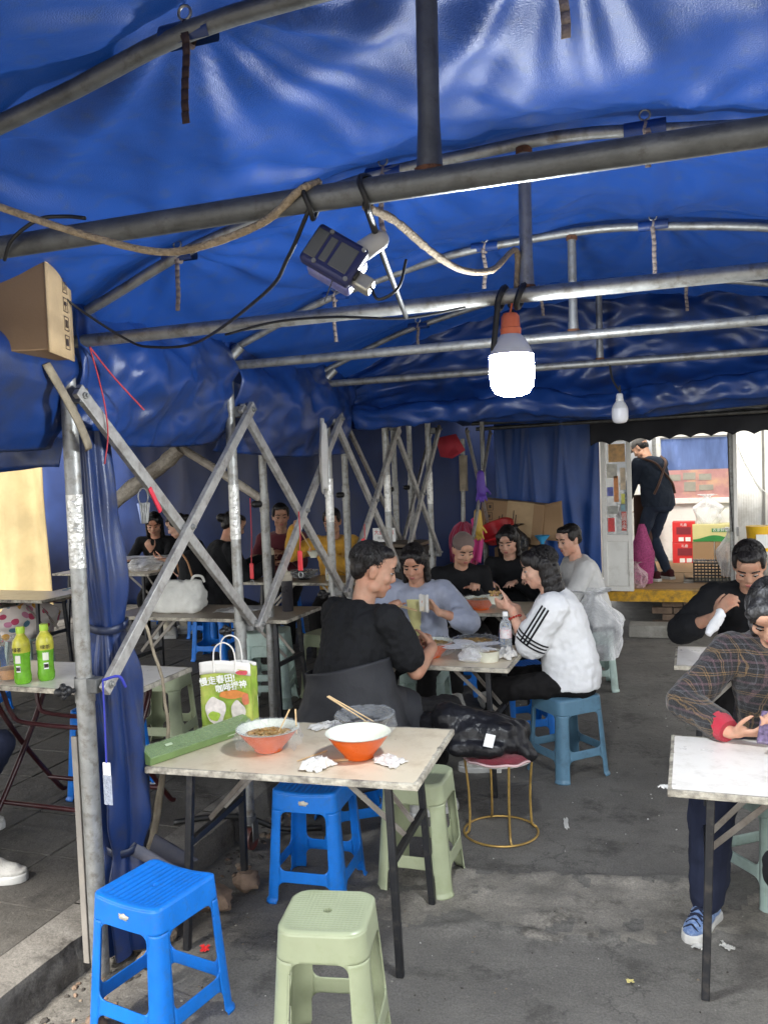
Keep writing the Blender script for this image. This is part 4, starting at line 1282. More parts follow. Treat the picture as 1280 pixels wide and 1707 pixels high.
M['c_brown'] = fab('brown_apron', (.09, .045, .03))
M['c_greycap'] = fab('grey_cap', (.13, .125, .12))
M['c_browncap'] = fab('brown_beanie', (.16, .115, .10))
M['c_redknit'] = fab('red_knit_cuff', (.48, .015, .04), bscale=140, bstretch=(3, 3, .3), bump=.8)
M['sole'] = pm('white_sole', (.5, .5, .48), rough=.5, dirt=(.4, .38, .34), damt=.36)
M['shoe_white'] = fab('white_shoe', (.42, .41, .38), rough=.6, bscale=140)
M['shoe_blue'] = fab('blue_mesh_sneaker', (.11, .2, .42), rough=.7, bscale=260, bump=.8, dirt=(.3, .4, .6), dscale=70, damt=.42)
M['shoe_dark'] = fab('dark_shoe', (.05, .012, .015))
def plaid():
    m = bpy.data.materials.new('plaid_tweed'); m.use_nodes = True
    n, l = m.node_tree.nodes, m.node_tree.links
    p = n['Principled BSDF']; p.inputs['Roughness'].default_value = .95; p.inputs['Sheen Weight'].default_value = .2
    tc = n.new('ShaderNodeTexCoord')
    nz = n.new('ShaderNodeTexNoise'); nz.inputs['Scale'].default_value = 240; nz.inputs['Detail'].default_value = 3
    l.new(tc.outputs['Object'], nz.inputs['Vector'])
    base = n.new('ShaderNodeValToRGB'); base.color_ramp.elements[0].position = .4; base.color_ramp.elements[1].position = .66
    base.color_ramp.elements[0].color = (.006, .006, .007, 1); base.color_ramp.elements[1].color = (.03, .029, .031, 1)
    l.new(nz.outputs[0], base.inputs[0])
    out = base.outputs[0]
    wb = n.new('ShaderNodeTexNoise'); wb.inputs['Scale'].default_value = 14
    l.new(tc.outputs['Object'], wb.inputs['Vector'])
    def lines(axis, freq, phase, width, col, amt):
        nonlocal out
        sp = n.new('ShaderNodeSeparateXYZ'); l.new(tc.outputs['Object'], sp.inputs[0])
        a = n.new('ShaderNodeMath'); a.operation = 'MULTIPLY_ADD'; a.inputs[1].default_value = freq
        if axis == 3:
            ad = n.new('ShaderNodeMath'); ad.operation = 'ADD'
            l.new(sp.outputs[0], ad.inputs[0]); l.new(sp.outputs[1], ad.inputs[1]); l.new(ad.outputs[0], a.inputs[0])
        else: l.new(sp.outputs[axis], a.inputs[0])
        wa = n.new('ShaderNodeMath'); wa.operation = 'MULTIPLY_ADD'; wa.inputs[1].default_value = .10; wa.inputs[2].default_value = phase
        l.new(wb.outputs[0], wa.inputs[0]); l.new(wa.outputs[0], a.inputs[2])
        f = n.new('ShaderNodeMath'); f.operation = 'FRACT'; l.new(a.outputs[0], f.inputs[0])
        c = n.new('ShaderNodeMath'); c.operation = 'LESS_THAN'; c.inputs[1].default_value = width; l.new(f.outputs[0], c.inputs[0])
        k = n.new('ShaderNodeMath'); k.operation = 'MULTIPLY'; k.inputs[1].default_value = amt; l.new(c.outputs[0], k.inputs[0])
        k2 = n.new('ShaderNodeMath'); k2.operation = 'MULTIPLY'; l.new(k.outputs[0], k2.inputs[0]); l.new(nz.outputs[0], k2.inputs[1])
        x = n.new('ShaderNodeMix'); x.data_type = 'RGBA'; l.new(k2.outputs[0], x.inputs[0]); l.new(out, x.inputs[6]); x.inputs[7].default_value = (*col, 1)
        out = x.outputs[2]
    for ax in (2, 3):
        lines(ax, 12, 0, .045, (.3, .18, .07), .6)
        lines(ax, 12, .1, .045, (.3, .18, .07), .55)
        lines(ax, 12, .5, .1, (.2, .11, .13), .45)
        lines(ax, 12, .75, .05, (.14, .14, .16), .5)
    l.new(out, p.inputs['Base Color'])
    bp = n.new('ShaderNodeBump'); bp.inputs['Strength'].default_value = .6; bp.inputs['Distance'].default_value = .004
    l.new(nz.outputs[0], bp.inputs['Height']); l.new(bp.outputs[0], p.inputs['Normal'])
    return m
M['plaid'] = plaid()

CLOTH = bpy.data.textures.new('cloth_folds', 'CLOUDS'); CLOTH.noise_scale = .11; CLOTH.noise_depth = 2
CLOTH2 = bpy.data.textures.new('cloth_creases', 'CLOUDS'); CLOTH2.noise_scale = .035; CLOTH2.noise_depth = 1
HAIRT = bpy.data.textures.new('hair_clumps', 'CLOUDS'); HAIRT.noise_scale = .022; HAIRT.noise_depth = 2
def organic(mb, name, mat, parent, vox=.009, it=4, disp=0, fine=0, tex=None, origin=V((0, 0, 0)), factor=.5):
    mb.v = [(x - origin.x, y - origin.y, z - origin.z) for x, y, z in mb.v]
    o = mb.build(name, mat, parent, ang=0)
    m = o.modifiers.new('skin', 'REMESH'); m.mode = 'VOXEL'; m.voxel_size = vox; m.use_smooth_shade = True
    m = o.modifiers.new('soften', 'SMOOTH'); m.iterations = it; m.factor = factor
    if disp:
        m = o.modifiers.new('folds', 'DISPLACE'); m.texture = tex or CLOTH; m.strength = disp; m.mid_level = .5
    if fine:
        m = o.modifiers.new('creases', 'DISPLACE'); m.texture = CLOTH2; m.strength = fine; m.mid_level = .5
    return o
def ik(a, b, l1, l2, hint):
    d = b - a; L = d.length
    if L >= l1 + l2 - .002: return a + d * (l1 / (l1 + l2))
    x = (l1 * l1 - l2 * l2 + L * L) / (2 * L); h = math.sqrt(max(0, l1 * l1 - x * x))
    dn = d / L; hv = hint - dn * hint.dot(dn)
    if hv.length < 1e-4: hv = dn.orthogonal()
    return a + dn * x + hv.normalized() * h
def ring(c, rt, fw, hw, hd, n=20, e=2.5):
    out = []
    for k in range(n):
        a = 2 * PI * k / n
        ca, sa = math.cos(a), math.sin(a)
        out.append(c + rt * (hw * math.copysign(abs(ca) ** (2 / e), ca)) + fw * (hd * math.copysign(abs(sa) ** (2 / e), sa)))
    return out
def hand(b, wrist, f, n, right, curl=.5, s=1.0, spread=1.0, thumb=.5, fist=None):
    f = f.normalized(); n = (n - f * n.dot(f)).normalized()
    t = f.cross(n) * (1 if right else -1)
    W = lambda a, q, c: wrist + (f * a + t * q + n * c) * s
    for q in (-.024, -.008, .008, .024):
        b.cap(W(.008, q * .55, 0), W(.082, q * 1.12, 0), .0135 * s, .0115 * s, 8)
    b.cap(W(-.03, 0, 0), W(.02, 0, 0), .022 * s, .023 * s, 10)
    b.cap(W(.015, .018, .008), W(.05, .026, .010), .015 * s, .013 * s, 8)
    Ls = ((.034, .025, .021), (.038, .028, .022), (.035, .026, .021), (.027, .019, .018))
    for k, q in enumerate((.03, .0105, -.0095, -.029)):
        p = W(.088 - (.004 if k in (0, 2) else (.011 if k == 3 else 0)), q * spread, 0)
        a = 0
        side = (.08, .02, -.04, -.1)[k] * spread
        for j in range(3):
            a += (curl if not fist else fist[k]) * (.55, 1.05, .7)[j]
            d = (f * math.cos(a) + n * math.sin(a) + t * side * math.cos(a)).normalized()
            p2 = p + d * Ls[k][j] * s
            b.cap(p, p2, (.0092, .0085, .0078)[j] * s, (.0085, .0078, .0068)[j] * s, 8)
            p = p2
    p = W(.022, .032, .006)
    d = (t * .75 + f * .65 + n * (.25 + thumb * .4)).normalized()
    for j, L in enumerate((.04, .032, .026)):
        p2 = p + d * L * s
        b.cap(p, p2, (.0125, .0105, .0092)[j] * s, (.0105, .0095, .0075)[j] * s, 8)
        p = p2
        d = (d + (f * .35 - t * .45 * thumb + n * .25 * thumb)).normalized()
def head_skin(b, H, s, sd=0):
    rv = random.Random(sd); jw, nl, ck, br = (1 + rv.uniform(-.12, .14), 1 + rv.uniform(-.2, .2), 1 + rv.uniform(-.1, .2), rv.uniform(-.003, .003))
    c = lambda x, y, z: H(x * s, y * s, z * s)
    rot = H.rot
    S = lambda p, r: b.sph(c(*p), tuple(q * s for q in r), rot, 18, 14)
    S((0, -.012, .034), (.074, .094, .082))
    S((0, .022, -.012), (.066, .070, .092))
    S((0, .038, -.062), (.050 * jw, .050, .048))
    S((0, .056, -.094 + br * 2), (.026 * jw, .026, .020))
    for q in (-1, 1):
        S((q * .036, .060, -.024), (.026 * ck, .024, .026))
        S((q * .047 * jw, .012, -.070), (.018, .032, .026))
        S((q * .074, -.008, -.006), (.009, .020, .033))
        S((q * .079, -.014, .008), (.008, .014, .018))
        S((q * .012, .094, -.032), (.009, .010, .008))
        S((q * .030, .082, .030), (.026, .010, .008))
    b.cap(c(0, .082, .022), c(0, .102 + .004 * (nl - 1) * 5, -.026 * nl), .0095 * s, .0125 * s * (.6 + .4 * nl), 10)
    S((0, .086, -.060), (.024, .010, .010))
    S((0, .080, .058), (.05, .016, .03))
class HeadFrame:
    def __init__(s, o, yaw, pitch, roll=0):
        s.o = o
        s.rot = Matrix.Rotation(yaw - PI / 2, 3, 'Z') @ Matrix.Rotation(-pitch, 3, 'X') @ Matrix.Rotation(roll, 3, 'Y')
    def __call__(s, x, y, z): return s.o + s.rot @ V((x, y, z))
PEOPLE = {}
def person(label, hip, yaw, lean=12, hands=(None, None), feet=(None, None), head=(10, 0), s=1.0, skin='skin', top='c_black', sleeve='long', bottom='c_black2',
           hair='short', hairm='hair', shoes='shoe_white', puff=0.0, vox=.009, elb=(None, None), kne=(None, None), footyaw=(None, None), fem=False, standing=False,
           headroll=0, fold=.02, face=True, hoff=(0, 0, 0), belly=0, leglen=1.0, legk=1.0, shortk=.82, slk=.95, strands=0):
    hip = V(hip); yw = R(yaw)
    F = V((math.cos(yw), math.sin(yw), 0)); Rt = V((math.sin(yw), -math.cos(yw), 0))
    root = thing('person', label, 'person', (hip.x, hip.y, 0))
    O = V((hip.x, hip.y, 0))
    TL = .50 * s
    sp = [hip.copy()]; dirs = []
    N_ = 12
    for i in range(N_):
        t = (i + .5) / N_
        th = R(lean) * (.45 + 1.0 * t)
        d = F * math.sin(th) + Z * math.cos(th)
        dirs.append(d); sp.append(sp[-1] + d * TL / N_)
    def spn(t):
        q = max(0, min(N_, t * N_)); i = min(N_ - 1, int(q)); return sp[i].lerp(sp[i + 1], q - i), dirs[i]
    kw = .9 if fem else 1.0
    prof = [(-.2, .13, .10), (-.1, .165, .125), (.05, .17, .132), (.2, .163, .13 + belly), (.42, .148, .118 + belly), (.62, .162, .120), (.78, .172, .115), (.89, .165, .098), (.955, .125, .08), (1.0, .07, .062)]
    def torso(b, add, lo=-.25, hi=2, k=1.0):
        rings = []
        for t, hw, hd in prof:
            if t < lo or t > hi: continue
            if t < 0: c, d = hip + Z * (t * TL), Z
            else: c, d = spn(t)
            fw = Rt.cross(d) * -1
            fw = (F - d * F.dot(d)).normalized()
            rings.append(ring(c, Rt, fw, (hw * kw * k + add) * s, (hd * k + add) * s))
        b.loft(rings)
    # joints
    sc_, sd_ = spn(.88)
    SW = (.168 if fem else .185) * s
    sh = [sc_ - Rt * SW, sc_ + Rt * SW]
    hp = [hip - Rt * .09 * s - Z * .02, hip + Rt * .09 * s - Z * .02]
    UA, FA = .285 * s, .25 * s
    TH, SN = .43 * s * leglen, .42 * s * leglen
    sk, tp, bt = MB(), MB(), MB()
    J = dict(sh=sh, elbow=[None, None], wrist=[None, None], F=F, Rt=Rt, root=root, O=O, spn=spn, s=s)
    torso(sk, -.035, lo=-.12)
    torso(tp, .006 + puff, lo=-.15)
    bt.loft([ring(hip + Z * q * s, Rt, F, w_ * s, d_ * s) for q, w_, d_ in ((-.11, .12, .11), (-.07, .165, .135), (.0, .172, .138), (.08, .16, .128))])
    for i, sg in ((0, -1), (1, 1)):
        hd = hands[i]
        if hd is None: hd = (sh[i] - Z * .5 * s + F * .1, -Z + F * .2, -Rt * sg, .4)
        wr, fd, pn, cu = V(hd[0]), V(hd[1]), V(hd[2]), hd[3]
        opt = hd[4] if len(hd) > 4 else {}
        hint = V(elb[i]) - sh[i] if elb[i] is not None else (Rt * sg * .5 - Z - F * .3)
        d = wr - sh[i]
        mx = (UA + FA) * .995
        el = ik(sh[i], wr, UA, FA, hint)
        J['elbow'][i], J['wrist'][i] = el, wr
        sk.cap(sc_ + Rt * sg * .1 * s, sh[i], .05 * s, .05 * s)
        sk.cap(sh[i], el, .045 * s, .038 * s)
        md = el.lerp(wr, .35)
        sk.cap(el, md, .038 * s, .037 * s); sk.cap(md, wr, .037 * s, .0245 * s)
        hand(sk, wr + fd.normalized() * .012, fd, pn, i == 1, cu, s * (.94 if fem else 1.02), **opt)
        p_ = puff
        tp.cap(sc_ + Rt * sg * .09 * s + Z * .0, sh[i] - Z * .004, .062 * s + p_ * .6, .062 * s + p_)
        if sleeve == 'long':
            tp.cap(sh[i], el, .062 * s + p_, .052 * s + p_); tp.cap(el, el.lerp(wr, slk), .053 * s + p_, .040 * s + p_)
        elif sleeve == 'short':
            e2 = sh[i].lerp(el, shortk); tp.cap(sh[i], e2, .068 * s + p_, .070 * s + p_)
        elif sleeve == 'push':
            tp.cap(sh[i], el, .064 * s + p_, .06 * s + p_); tp.cap(el, el.lerp(wr, .3), .062 * s + p_, .056 * s + p_)
        # legs
        ft = feet[i]
        ft = V(ft) if ft is not None else hip + F * .42 * s + Rt * sg * .1 + V((0, 0, -hip.z))
        ank = ft + Z * .085 * s
        hint = V(kne[i]) - hp[i] if kne[i] is not None else (F * 1.0 + Z * .8 + Rt * sg * .1)
        kn = ik(hp[i], ank, TH, SN, hint)
        sk.cap(hp[i], kn, .07 * s, .05 * s); sk.cap(kn, ank, .048 * s, .034 * s)
        bt.cap(hp[i], kn, .088 * s * legk, .066 * s * legk); bt.cap(kn, kn.lerp(ank, .45), .066 * s * legk, .062 * s * legk); bt.cap(kn.lerp(ank, .45), kn.lerp(ank, .93), .062 * s * legk, .05 * s * legk)
        fy = R(footyaw[i]) if footyaw[i] is not None else yw
        fd_ = V((math.cos(fy), math.sin(fy), 0)); fr_ = V((math.sin(fy), -math.cos(fy), 0))
        sk.cap(ank, ft + fd_ * .1 * s + Z * .035, .034 * s, .03 * s)
        if shoes:
            so, up = MB(), MB()
            ol = [(-.085, .028), (-.07, .036), (0, .036), (.07, .045), (.12, .043), (.155, .03), (.168, .012)]
            def outline(z, g, ol=ol, fd_=fd_, fr_=fr_, ft=ft):
                L_ = [ft + fd_ * a * s + fr_ * (w_ + g) * s + Z * z for a, w_ in ol]
                R_ = [ft + fd_ * a * s - fr_ * (w_ + g) * s + Z * z for a, w_ in reversed(ol)]
                return L_ + R_
            so.loft([outline(.0, 0), outline(.012, .003), outline(.03, .002), outline(.034, -.004)])
            sole = so
            up.loft([outline(.03, -.003), outline(.05, -.004)])
            up.cap(ft + fd_ * .02 * s + Z * .055 * s, ft + fd_ * .115 * s + Z * .04 * s, .043 * s, .034 * s)
            up.cap(ft - fd_ * .045 * s + Z * .05 * s, ft - fd_ * .05 * s + Z * .085 * s, .036 * s, .036 * s)
            up.cap(ft - fd_ * .03 * s + Z * .075 * s, ft + fd_ * .05 * s + Z * .06 * s, .04 * s, .04 * s)
            so.v = [(x - O.x, y - O.y, z) for x, y, z in so.v]
            oo = organic(up, 'shoe', M[shoes], root, .007, 3, origin=O)
            so.build('sole', M['sole'], oo, bev=.003)
            J.setdefault('shoe', []).append((oo, ft, fd_, fr_))
    # neck and head
    nb, nd = spn(1.0)
    hy = yw + R(head[1]); pt = R(head[0])
    Fh = V((math.cos(hy), math.sin(hy), 0))
    ndir = (nd * .6 + Z * .8 + Fh * .25 * math.sin(pt)).normalized()
    Hd = HeadFrame(V((0, 0, 0)), hy, pt, R(headroll))
    hc = nb + ndir * .085 * s + Hd.rot @ V((0, .018, .075)) * s + V(hoff)
    Hd.o = hc
    sk.cap(nb - nd * .04, hc + Hd.rot @ V((0, -.02, -.05)) * s, .056 * s, .05 * s)
    head_skin(sk, Hd, s, int(hip.x * 777))
    J['head'] = Hd
    body = organic(sk, 'body', M[skin], root, min(vox, .0075), 4, origin=O, factor=.4)
    if face:
        for q in (-1, 1):
            e = MB()
            e.sph(Hd(q * .031 * s, .0785 * s, .004 * s), (.0135 * s, .010 * s, .0048 * s), Hd.rot, 12, 8, mi=0)
            e.sph(Hd(q * .030 * s, .0860 * s, .0025 * s), (.0062 * s, .0040 * s, .0050 * s), Hd.rot, 10, 8, mi=1)
            e.tube(curve_pts([Hd(q * .0165 * s, .087 * s, .006 * s), Hd(q * .031 * s, .0905 * s, .0095 * s), Hd(q * .0455 * s, .082 * s, .006 * s)], 4), .0022 * s, 6, mi=1)
            e.v = [(x - O.x, y - O.y, z) for x, y, z in e.v]
            e.build('eye', [M['eyewhite'], M['iris']], root)
            e = MB()
            e.tube(curve_pts([Hd(q * .014 * s, .0935 * s, .030 * s), Hd(q * .032 * s, .0925 * s, .036 * s), Hd(q * .052 * s, .078 * s, .030 * s)], 4), .004 * s, 6)
            e.v = [(x - O.x, y - O.y, z) for x, y, z in e.v]
            e.build('eyebrow', M['hair'], root)
        e = MB()
        e.sph(Hd(0, .0895 * s, -.0555 * s), (.021 * s, .0085 * s, .0045 * s), Hd.rot, 12, 8)
        e.sph(Hd(0, .0885 * s, -.0645 * s), (.018 * s, .0085 * s, .0055 * s), Hd.rot, 12, 8)
        organic(e, 'lips', M['lips'], root, .003, 1, origin=O)
    organic(tp, 'upper_garment', M[top], root, vox, 5, fold, fold * .45, origin=O)
    organic(bt, 'trousers', M[bottom], root, vox, 5, fold, fold * .4, origin=O)
    # hair
    hb = MB()
    S = lambda p, r: hb.sph(Hd(*[q * s for q in p]), tuple(q * s for q in r), Hd.rot, 18, 14)
    if hair in ('short', 'bob', 'long', 'tied', 'crop'):
        S((0, -.030, .046), (.0805, .092, .082))
        if hair != 'crop':
            S((0, .030, .092), (.060, .055, .028))
            for q in (-1, 1): S((q * .066, .004, .045), (.018, .045, .05))
        else:
            S((0, .01, .085), (.062, .07, .036))
        S((0, -.066, .0), (.066, .044, .06))
    if hair == 'bob':
        for q in (-1, 1):
            for z in (.02, -.03, -.08): S((q * (.074 + .006 * (z < 0)), -.022, z), (.022, .05, .045))
        for z in (-.02, -.07): S((0, -.075, z), (.078, .035, .05))
    if hair == 'long':
        for q in (-1, 1):
            for z in (.02, -.03, -.08, -.13): S((q * .076, -.03, z), (.022, .046, .045))
        for z in (-.02, -.07, -.13, -.18): S((0, -.082, z), (.075, .032, .05))
        for q in (-1, 1): S((q * .045, .062, .07), (.035, .03, .04))
    if hair == 'tied':
        S((0, -.125, .03), (.04, .045, .042))
    if hb.v: organic(hb, 'hair', M[hairm], root, .0065, 3, .008, 0, HAIRT, origin=O)
    if strands:
        hs_ = MB(); rnd = random.Random(int(hip.x * 1000))
        for k in range(strands):
            a = rnd.uniform(0, 2 * PI); e_ = rnd.uniform(.1, 1.45)
            d = V((math.sin(e_) * math.cos(a), math.sin(e_) * math.sin(a), math.cos(e_)))
            if d.y > .55 and d.z < .62: continue
            rr_ = V((.083, .096, .086))
            base_ = V((0, -.028, .044))
            p_ = []
            for q in range(5):
                ee = e_ + q * .11 * (1 + .4 * rnd.uniform(-1, 1)); aa = a + .05 * rnd.uniform(-1, 1) * q
                dd_ = V((math.sin(ee) * math.cos(aa), math.sin(ee) * math.sin(aa), math.cos(ee)))
                lift = 1.0 + .012 * rnd.uniform(-.3, 1.6)
                p_.append(Hd(*[(base_[m_] + dd_[m_] * rr_[m_] * lift) * s for m_ in range(3)]))
            hs_.tube(p_, [.0022, .0024, .002, .0014, .0005], 4, caps=False)
        hs_.v = [(x - O.x, y - O.y, z) for x, y, z in hs_.v]
        hs_.build('hair_strands', M[hairm], root, kind='stuff')
    if hair in ('cap', 'beanie'):
        hb = MB()
        S((0, -.045, .0), (.072, .05, .06)); 
        for q in (-1, 1): S((q * .07, -.02, .02), (.012, .03, .04))
        organic(hb, 'hair', M[hairm], root, .0065, 3, .01, 0, HAIRT, origin=O)
        hb = MB()
        S((0, -.016, .056), (.084, .102, .070)); S((0, -.02, .075), (.07, .085, .062))
        if hair == 'cap': S((0, .1, .045), (.055, .055, .010))
        organic(hb, 'cap', M['c_greycap' if hair == 'cap' else 'c_browncap'], root, .0065, 3, .006, 0, origin=O)
    return J
def wear(J, mb, name, mat, **k):
    O = J['O']
    mb.v = [(x - O.x, y - O.y, z - O.z) for x, y, z in mb.v]
    return mb.build(name, mat, J['root'], **k)
PT1 = person('man in a black T-shirt seated with his back turned at the middle table', (-1.60, 3.90, .55), 60, 13, s=1.09, skin='skin2', sleeve='short', hair='crop', puff=.012, belly=.02,
    hands=(((-1.55, 4.42, .80), (.4, .8, .1), (.5, -.2, -.8), .7), ((-1.275, 4.27, .815), (-.3, .85, .12), (-.8, -.2, -.3), .9)), shortk=.66, elb=((-2.1, 4.1, .7), (-1.2, 3.95, .45)),
    feet=((-1.62, 4.28, 0), (-1.29, 4.10, 0)), kne=((-1.6, 4.4, .8), (-1.1, 4.2, .85)), footyaw=(70, 45), head=(16, -34), shoes='shoe_white', vox=.008, fold=.034, strands=700)
# charcoal jacket tied round his waist and spread over the stool
jb = MB()
def jk(u, v):
    a = 2 * PI * u
    z = lerp(.80, .30, v)
    hw = lerp(.225, .33, sstep(0, .9, v)); hd = lerp(.195, .31, sstep(0, 1, v))
    f = 1 + (.06 * math.sin(a * 6 + v * 2 + 2 * N3(u * 4, v)) + .05 * N3(u * 22, v * 1.5, 3) + .03 * N3(u * 40, v * 5, 6)) * sstep(.05, .7, v)
    c = V((-1.60, 3.91, 0)) + V((.03, -.02, 0)) * v
    rt = V((math.sin(R(60)), -math.cos(R(60)), 0)); fw = V((math.cos(R(60)), math.sin(R(60)), 0))
    p = c + rt * (hw * f * math.cos(a)) + fw * (hd * f * math.sin(a))
    z += .05 * math.cos(a - .3) * (1 - v) + .03 * math.sin(a * 3 + 1) * v
    if math.sin(a) > .45: z = lerp(z, .66, sstep(.45, .9, math.sin(a)) * .9)
    return V((p.x + .012 * N3(u * 9, v * 6), p.y + .012 * N3(u * 9, v * 6, 4), z))
jb.grid(jk, 110, 40, wrapu=True)
wear(PT1, jb, 'waist_jacket', M['c_charcoal'], solid=.008, ang=0)
PT2 = person('diner in a blue-grey hoodie facing us across the middle table', (-1.68, 5.44, .54), -88, 17, s=.96, fem=True, skin='skin', top='c_grey', sleeve='push', hair='long', puff=.022,
    hands=(((-1.47, 5.07, .86), (-.5, -.15, .75), (-.6, -.5, -.1), .9), ((-1.78, 5.03, .88), (.5, -.5, .5), (.6, -.3, -.4), .9)), elb=((-1.28, 5.2, .72), (-2.1, 5.2, .7)),
    feet=((-1.55, 5.0, 0), (-1.8, 5.0, 0)), head=(24, 3), strands=400)
iw = MB()
c0, d0 = PT2['spn'](.5)
for t_ in (.35, .5, .65, .8, .9):
    pass
rg = []
for t_, w_ in ((.3, .03), (.45, .05), (.62, .06), (.78, .065), (.9, .05)):
    c_, d_ = PT2['spn'](t_); fw = (PT2['F'] - d_ * PT2['F'].dot(d_)).normalized()
    rg.append(ring(c_ + fw * .085, PT2['Rt'], fw, w_, .064, 12))
iw.loft(rg); wear(PT2, iw, 'inner_shirt', M['c_yellowp'], ang=0)
PT5 = person('girl in a white striped jersey lifting a small bowl at the middle table', (-.65, 4.92, .535), 187, 15, s=.97, fem=True, skin='skin3', top='c_white', sleeve='short', hair='long', puff=.028,
    hands=(((-.965, 4.80, .935), (-.85, .25, .25), (-.1, .75, .5), .75), ((-.98, 4.98, .915), (-.75, -.35, .2), (0, -.5, .8), .75)), elb=((-.68, 4.70, .70), (-.72, 5.15, .7)),
    feet=((-1.13, 4.78, 0), (-1.13, 4.98, 0)), footyaw=(190, 178), head=(14, 4), vox=.008, bottom='c_black2', fold=.024, strands=600)
# three dark stripes down the near sleeve, round the cuff
shL, elL = PT5['sh'][0], PT5['elbow'][0]
ax_ = (elL - shL).normalized()
outw = V((-.15, -1, .35)); outw = (outw - ax_ * outw.dot(ax_)).normalized(); oth = ax_.cross(outw)
stm = fab('black_stripe', (.012, .012, .014))
for q in (-1, 0, 1):
    b = MB()
    def sf(u, v, q=q):
        t_ = lerp(-.28, .80, v)
        a = .22 * q + lerp(-.055, .055, u)
        r_ = .099 + .002 * v
        c_ = shL + ax_ * (t_ * .285) 
        if t_ < 0: c_ = shL + ax_ * 0 + (V(PT5['spn'](.95)[0]) - shL) * (-t_ * 1.6); r_ = .098 - .02 * (-t_)
        return c_ + (outw * math.cos(a) + oth * math.sin(a)) * r_
    b.grid(sf, 2, 20)
    wear(PT5, b, 'sleeve_stripe', stm, solid=.001)
    b = MB()
    tq = .80 - .07 * (q + 1)
    b.grid(lambda u, v, tq=tq: shL + ax_ * ((tq + lerp(-.016, .016, v)) * .285) + (outw * math.cos(lerp(-1.5, 1.5, u)) + oth * math.sin(lerp(-1.5, 1.5, u))) * .1005, 24, 1)
    wear(PT5, b, 'cuff_stripe', stm, solid=.001)
wr_ = PT5['wrist'][0]; el_ = PT5['elbow'][0]; dd = (wr_ - el_).normalized(); c_ = el_.lerp(wr_, .78)
n1 = dd.orthogonal().normalized(); n2 = dd.cross(n1)
for k in range(14):
    a = k * 2 * PI / 14
    b = MB(); b.sph(c_ + (n1 * math.cos(a) + n2 * math.sin(a)) * .034, .0072, n=8, m=6)
    wear(PT5, b, 'bracelet_bead', pm('red_beads', (.35, .02, .01), rough=.25) if k == 0 else MATS['red_beads'])
PT3 = person('diner in black with a brown beanie at the far table', (-1.72, 6.5, .54), -66, 24, s=.97, hair='beanie', hands=(((-1.52, 6.22, .84), (.2, -.6, .3), (0, -.5, -.5), .8), ((-1.75, 6.12, .8), (.3, -.6, .3), (.5, 0, -.6), .6)), head=(26, 8), vox=.011)
PT4 = person('diner in dark clothes behind the far table with the orange bowl', (-1.38, 7.05, .54), -92, 20, s=.96, hair='long', hands=(((-1.3, 6.7, .82), (-.2, -.8, .1), (0, 0, -1), .5), ((-1.5, 6.66, .82), (.2, -.8, .1), (0, 0, -1), .5)), head=(22, 0), vox=.011, fem=True, skin='skin3')
PT6 = person('diner in a pale top with a white bag slung behind, right of the far table', (-.74, 6.82, .53), 205, 16, s=.97, hair='short', top='c_pale', skin='skin3', hands=(((-1.06, 6.5, .85), (-.8, -.1, .2), (0, .3, -.8), .6), ((-1.08, 6.75, .85), (-.8, 0, .2), (0, -.3, -.8), .6)), head=(14, 22), puff=.015, vox=.011)
PT8 = person('man in a black jacket bent over behind the plaid-coated diner', (.31, 5.34, .54), -95, 24, s=1.03, skin='skin2', hair='short', sleeve='push', puff=.018,
    hands=(((.42, 4.9, .80), (-.5, -.4, .4), (0, -.4, -.6), .7), ((.10, 4.86, .90), (.55, -.05, .65), (.3, .6, -.4), .8)), elb=((.75, 5.0, .7), (-.22, 5.0, .66)), head=(34, 0), vox=.009, strands=400)
b = MB(); b.cap(PT8['wrist'][1] + V((.03, -.04, .02)), PT8['wrist'][1] + V((-.03, -.05, -.08)), .016, .026)
organic(b, 'paper_napkin', M['c_white'], PT8['root'], .007, 2, .05, .02, origin=PT8['O'])
PT9 = person('woman in a plaid tweed coat bowed over a phone at the white table', (.31, 3.76, .57), -97, 20, s=.98, fem=True, skin='skin', top='plaid', hair='long', hairm='hair_grey', puff=.017,
    hands=(((.345, 3.345, .755), (-.75, -.35, .18), (-.2, .3, .75), .95), ((.115, 3.345, .742), (.85, -.28, .12), (.15, .35, .75), .85)), elb=((.66, 3.5, .75), (-.13, 3.48, .72)),
    feet=((.42, 3.2, 0), (.02, 3.36, 0)), kne=((.4, 3.2, .7), (-.02, 3.2, .7)), footyaw=(-80, -112), bottom='c_navy', shoes='shoe_blue', head=(42, -6), vox=.007, fold=.02, legk=1.35, slk=.74, strands=700)
for i in (0, 1):
    w_, e_ = PT9['wrist'][i], PT9['elbow'][i]
    d_ = (w_ - e_).normalized()
    b = MB(); b.tube([e_.lerp(w_, q) for q in (.74, .82, .9, .965)], [.056, .053, .048, .043], 24)
    o = wear(PT9, b, 'knit_cuff', M['c_redknit'], ang=50)
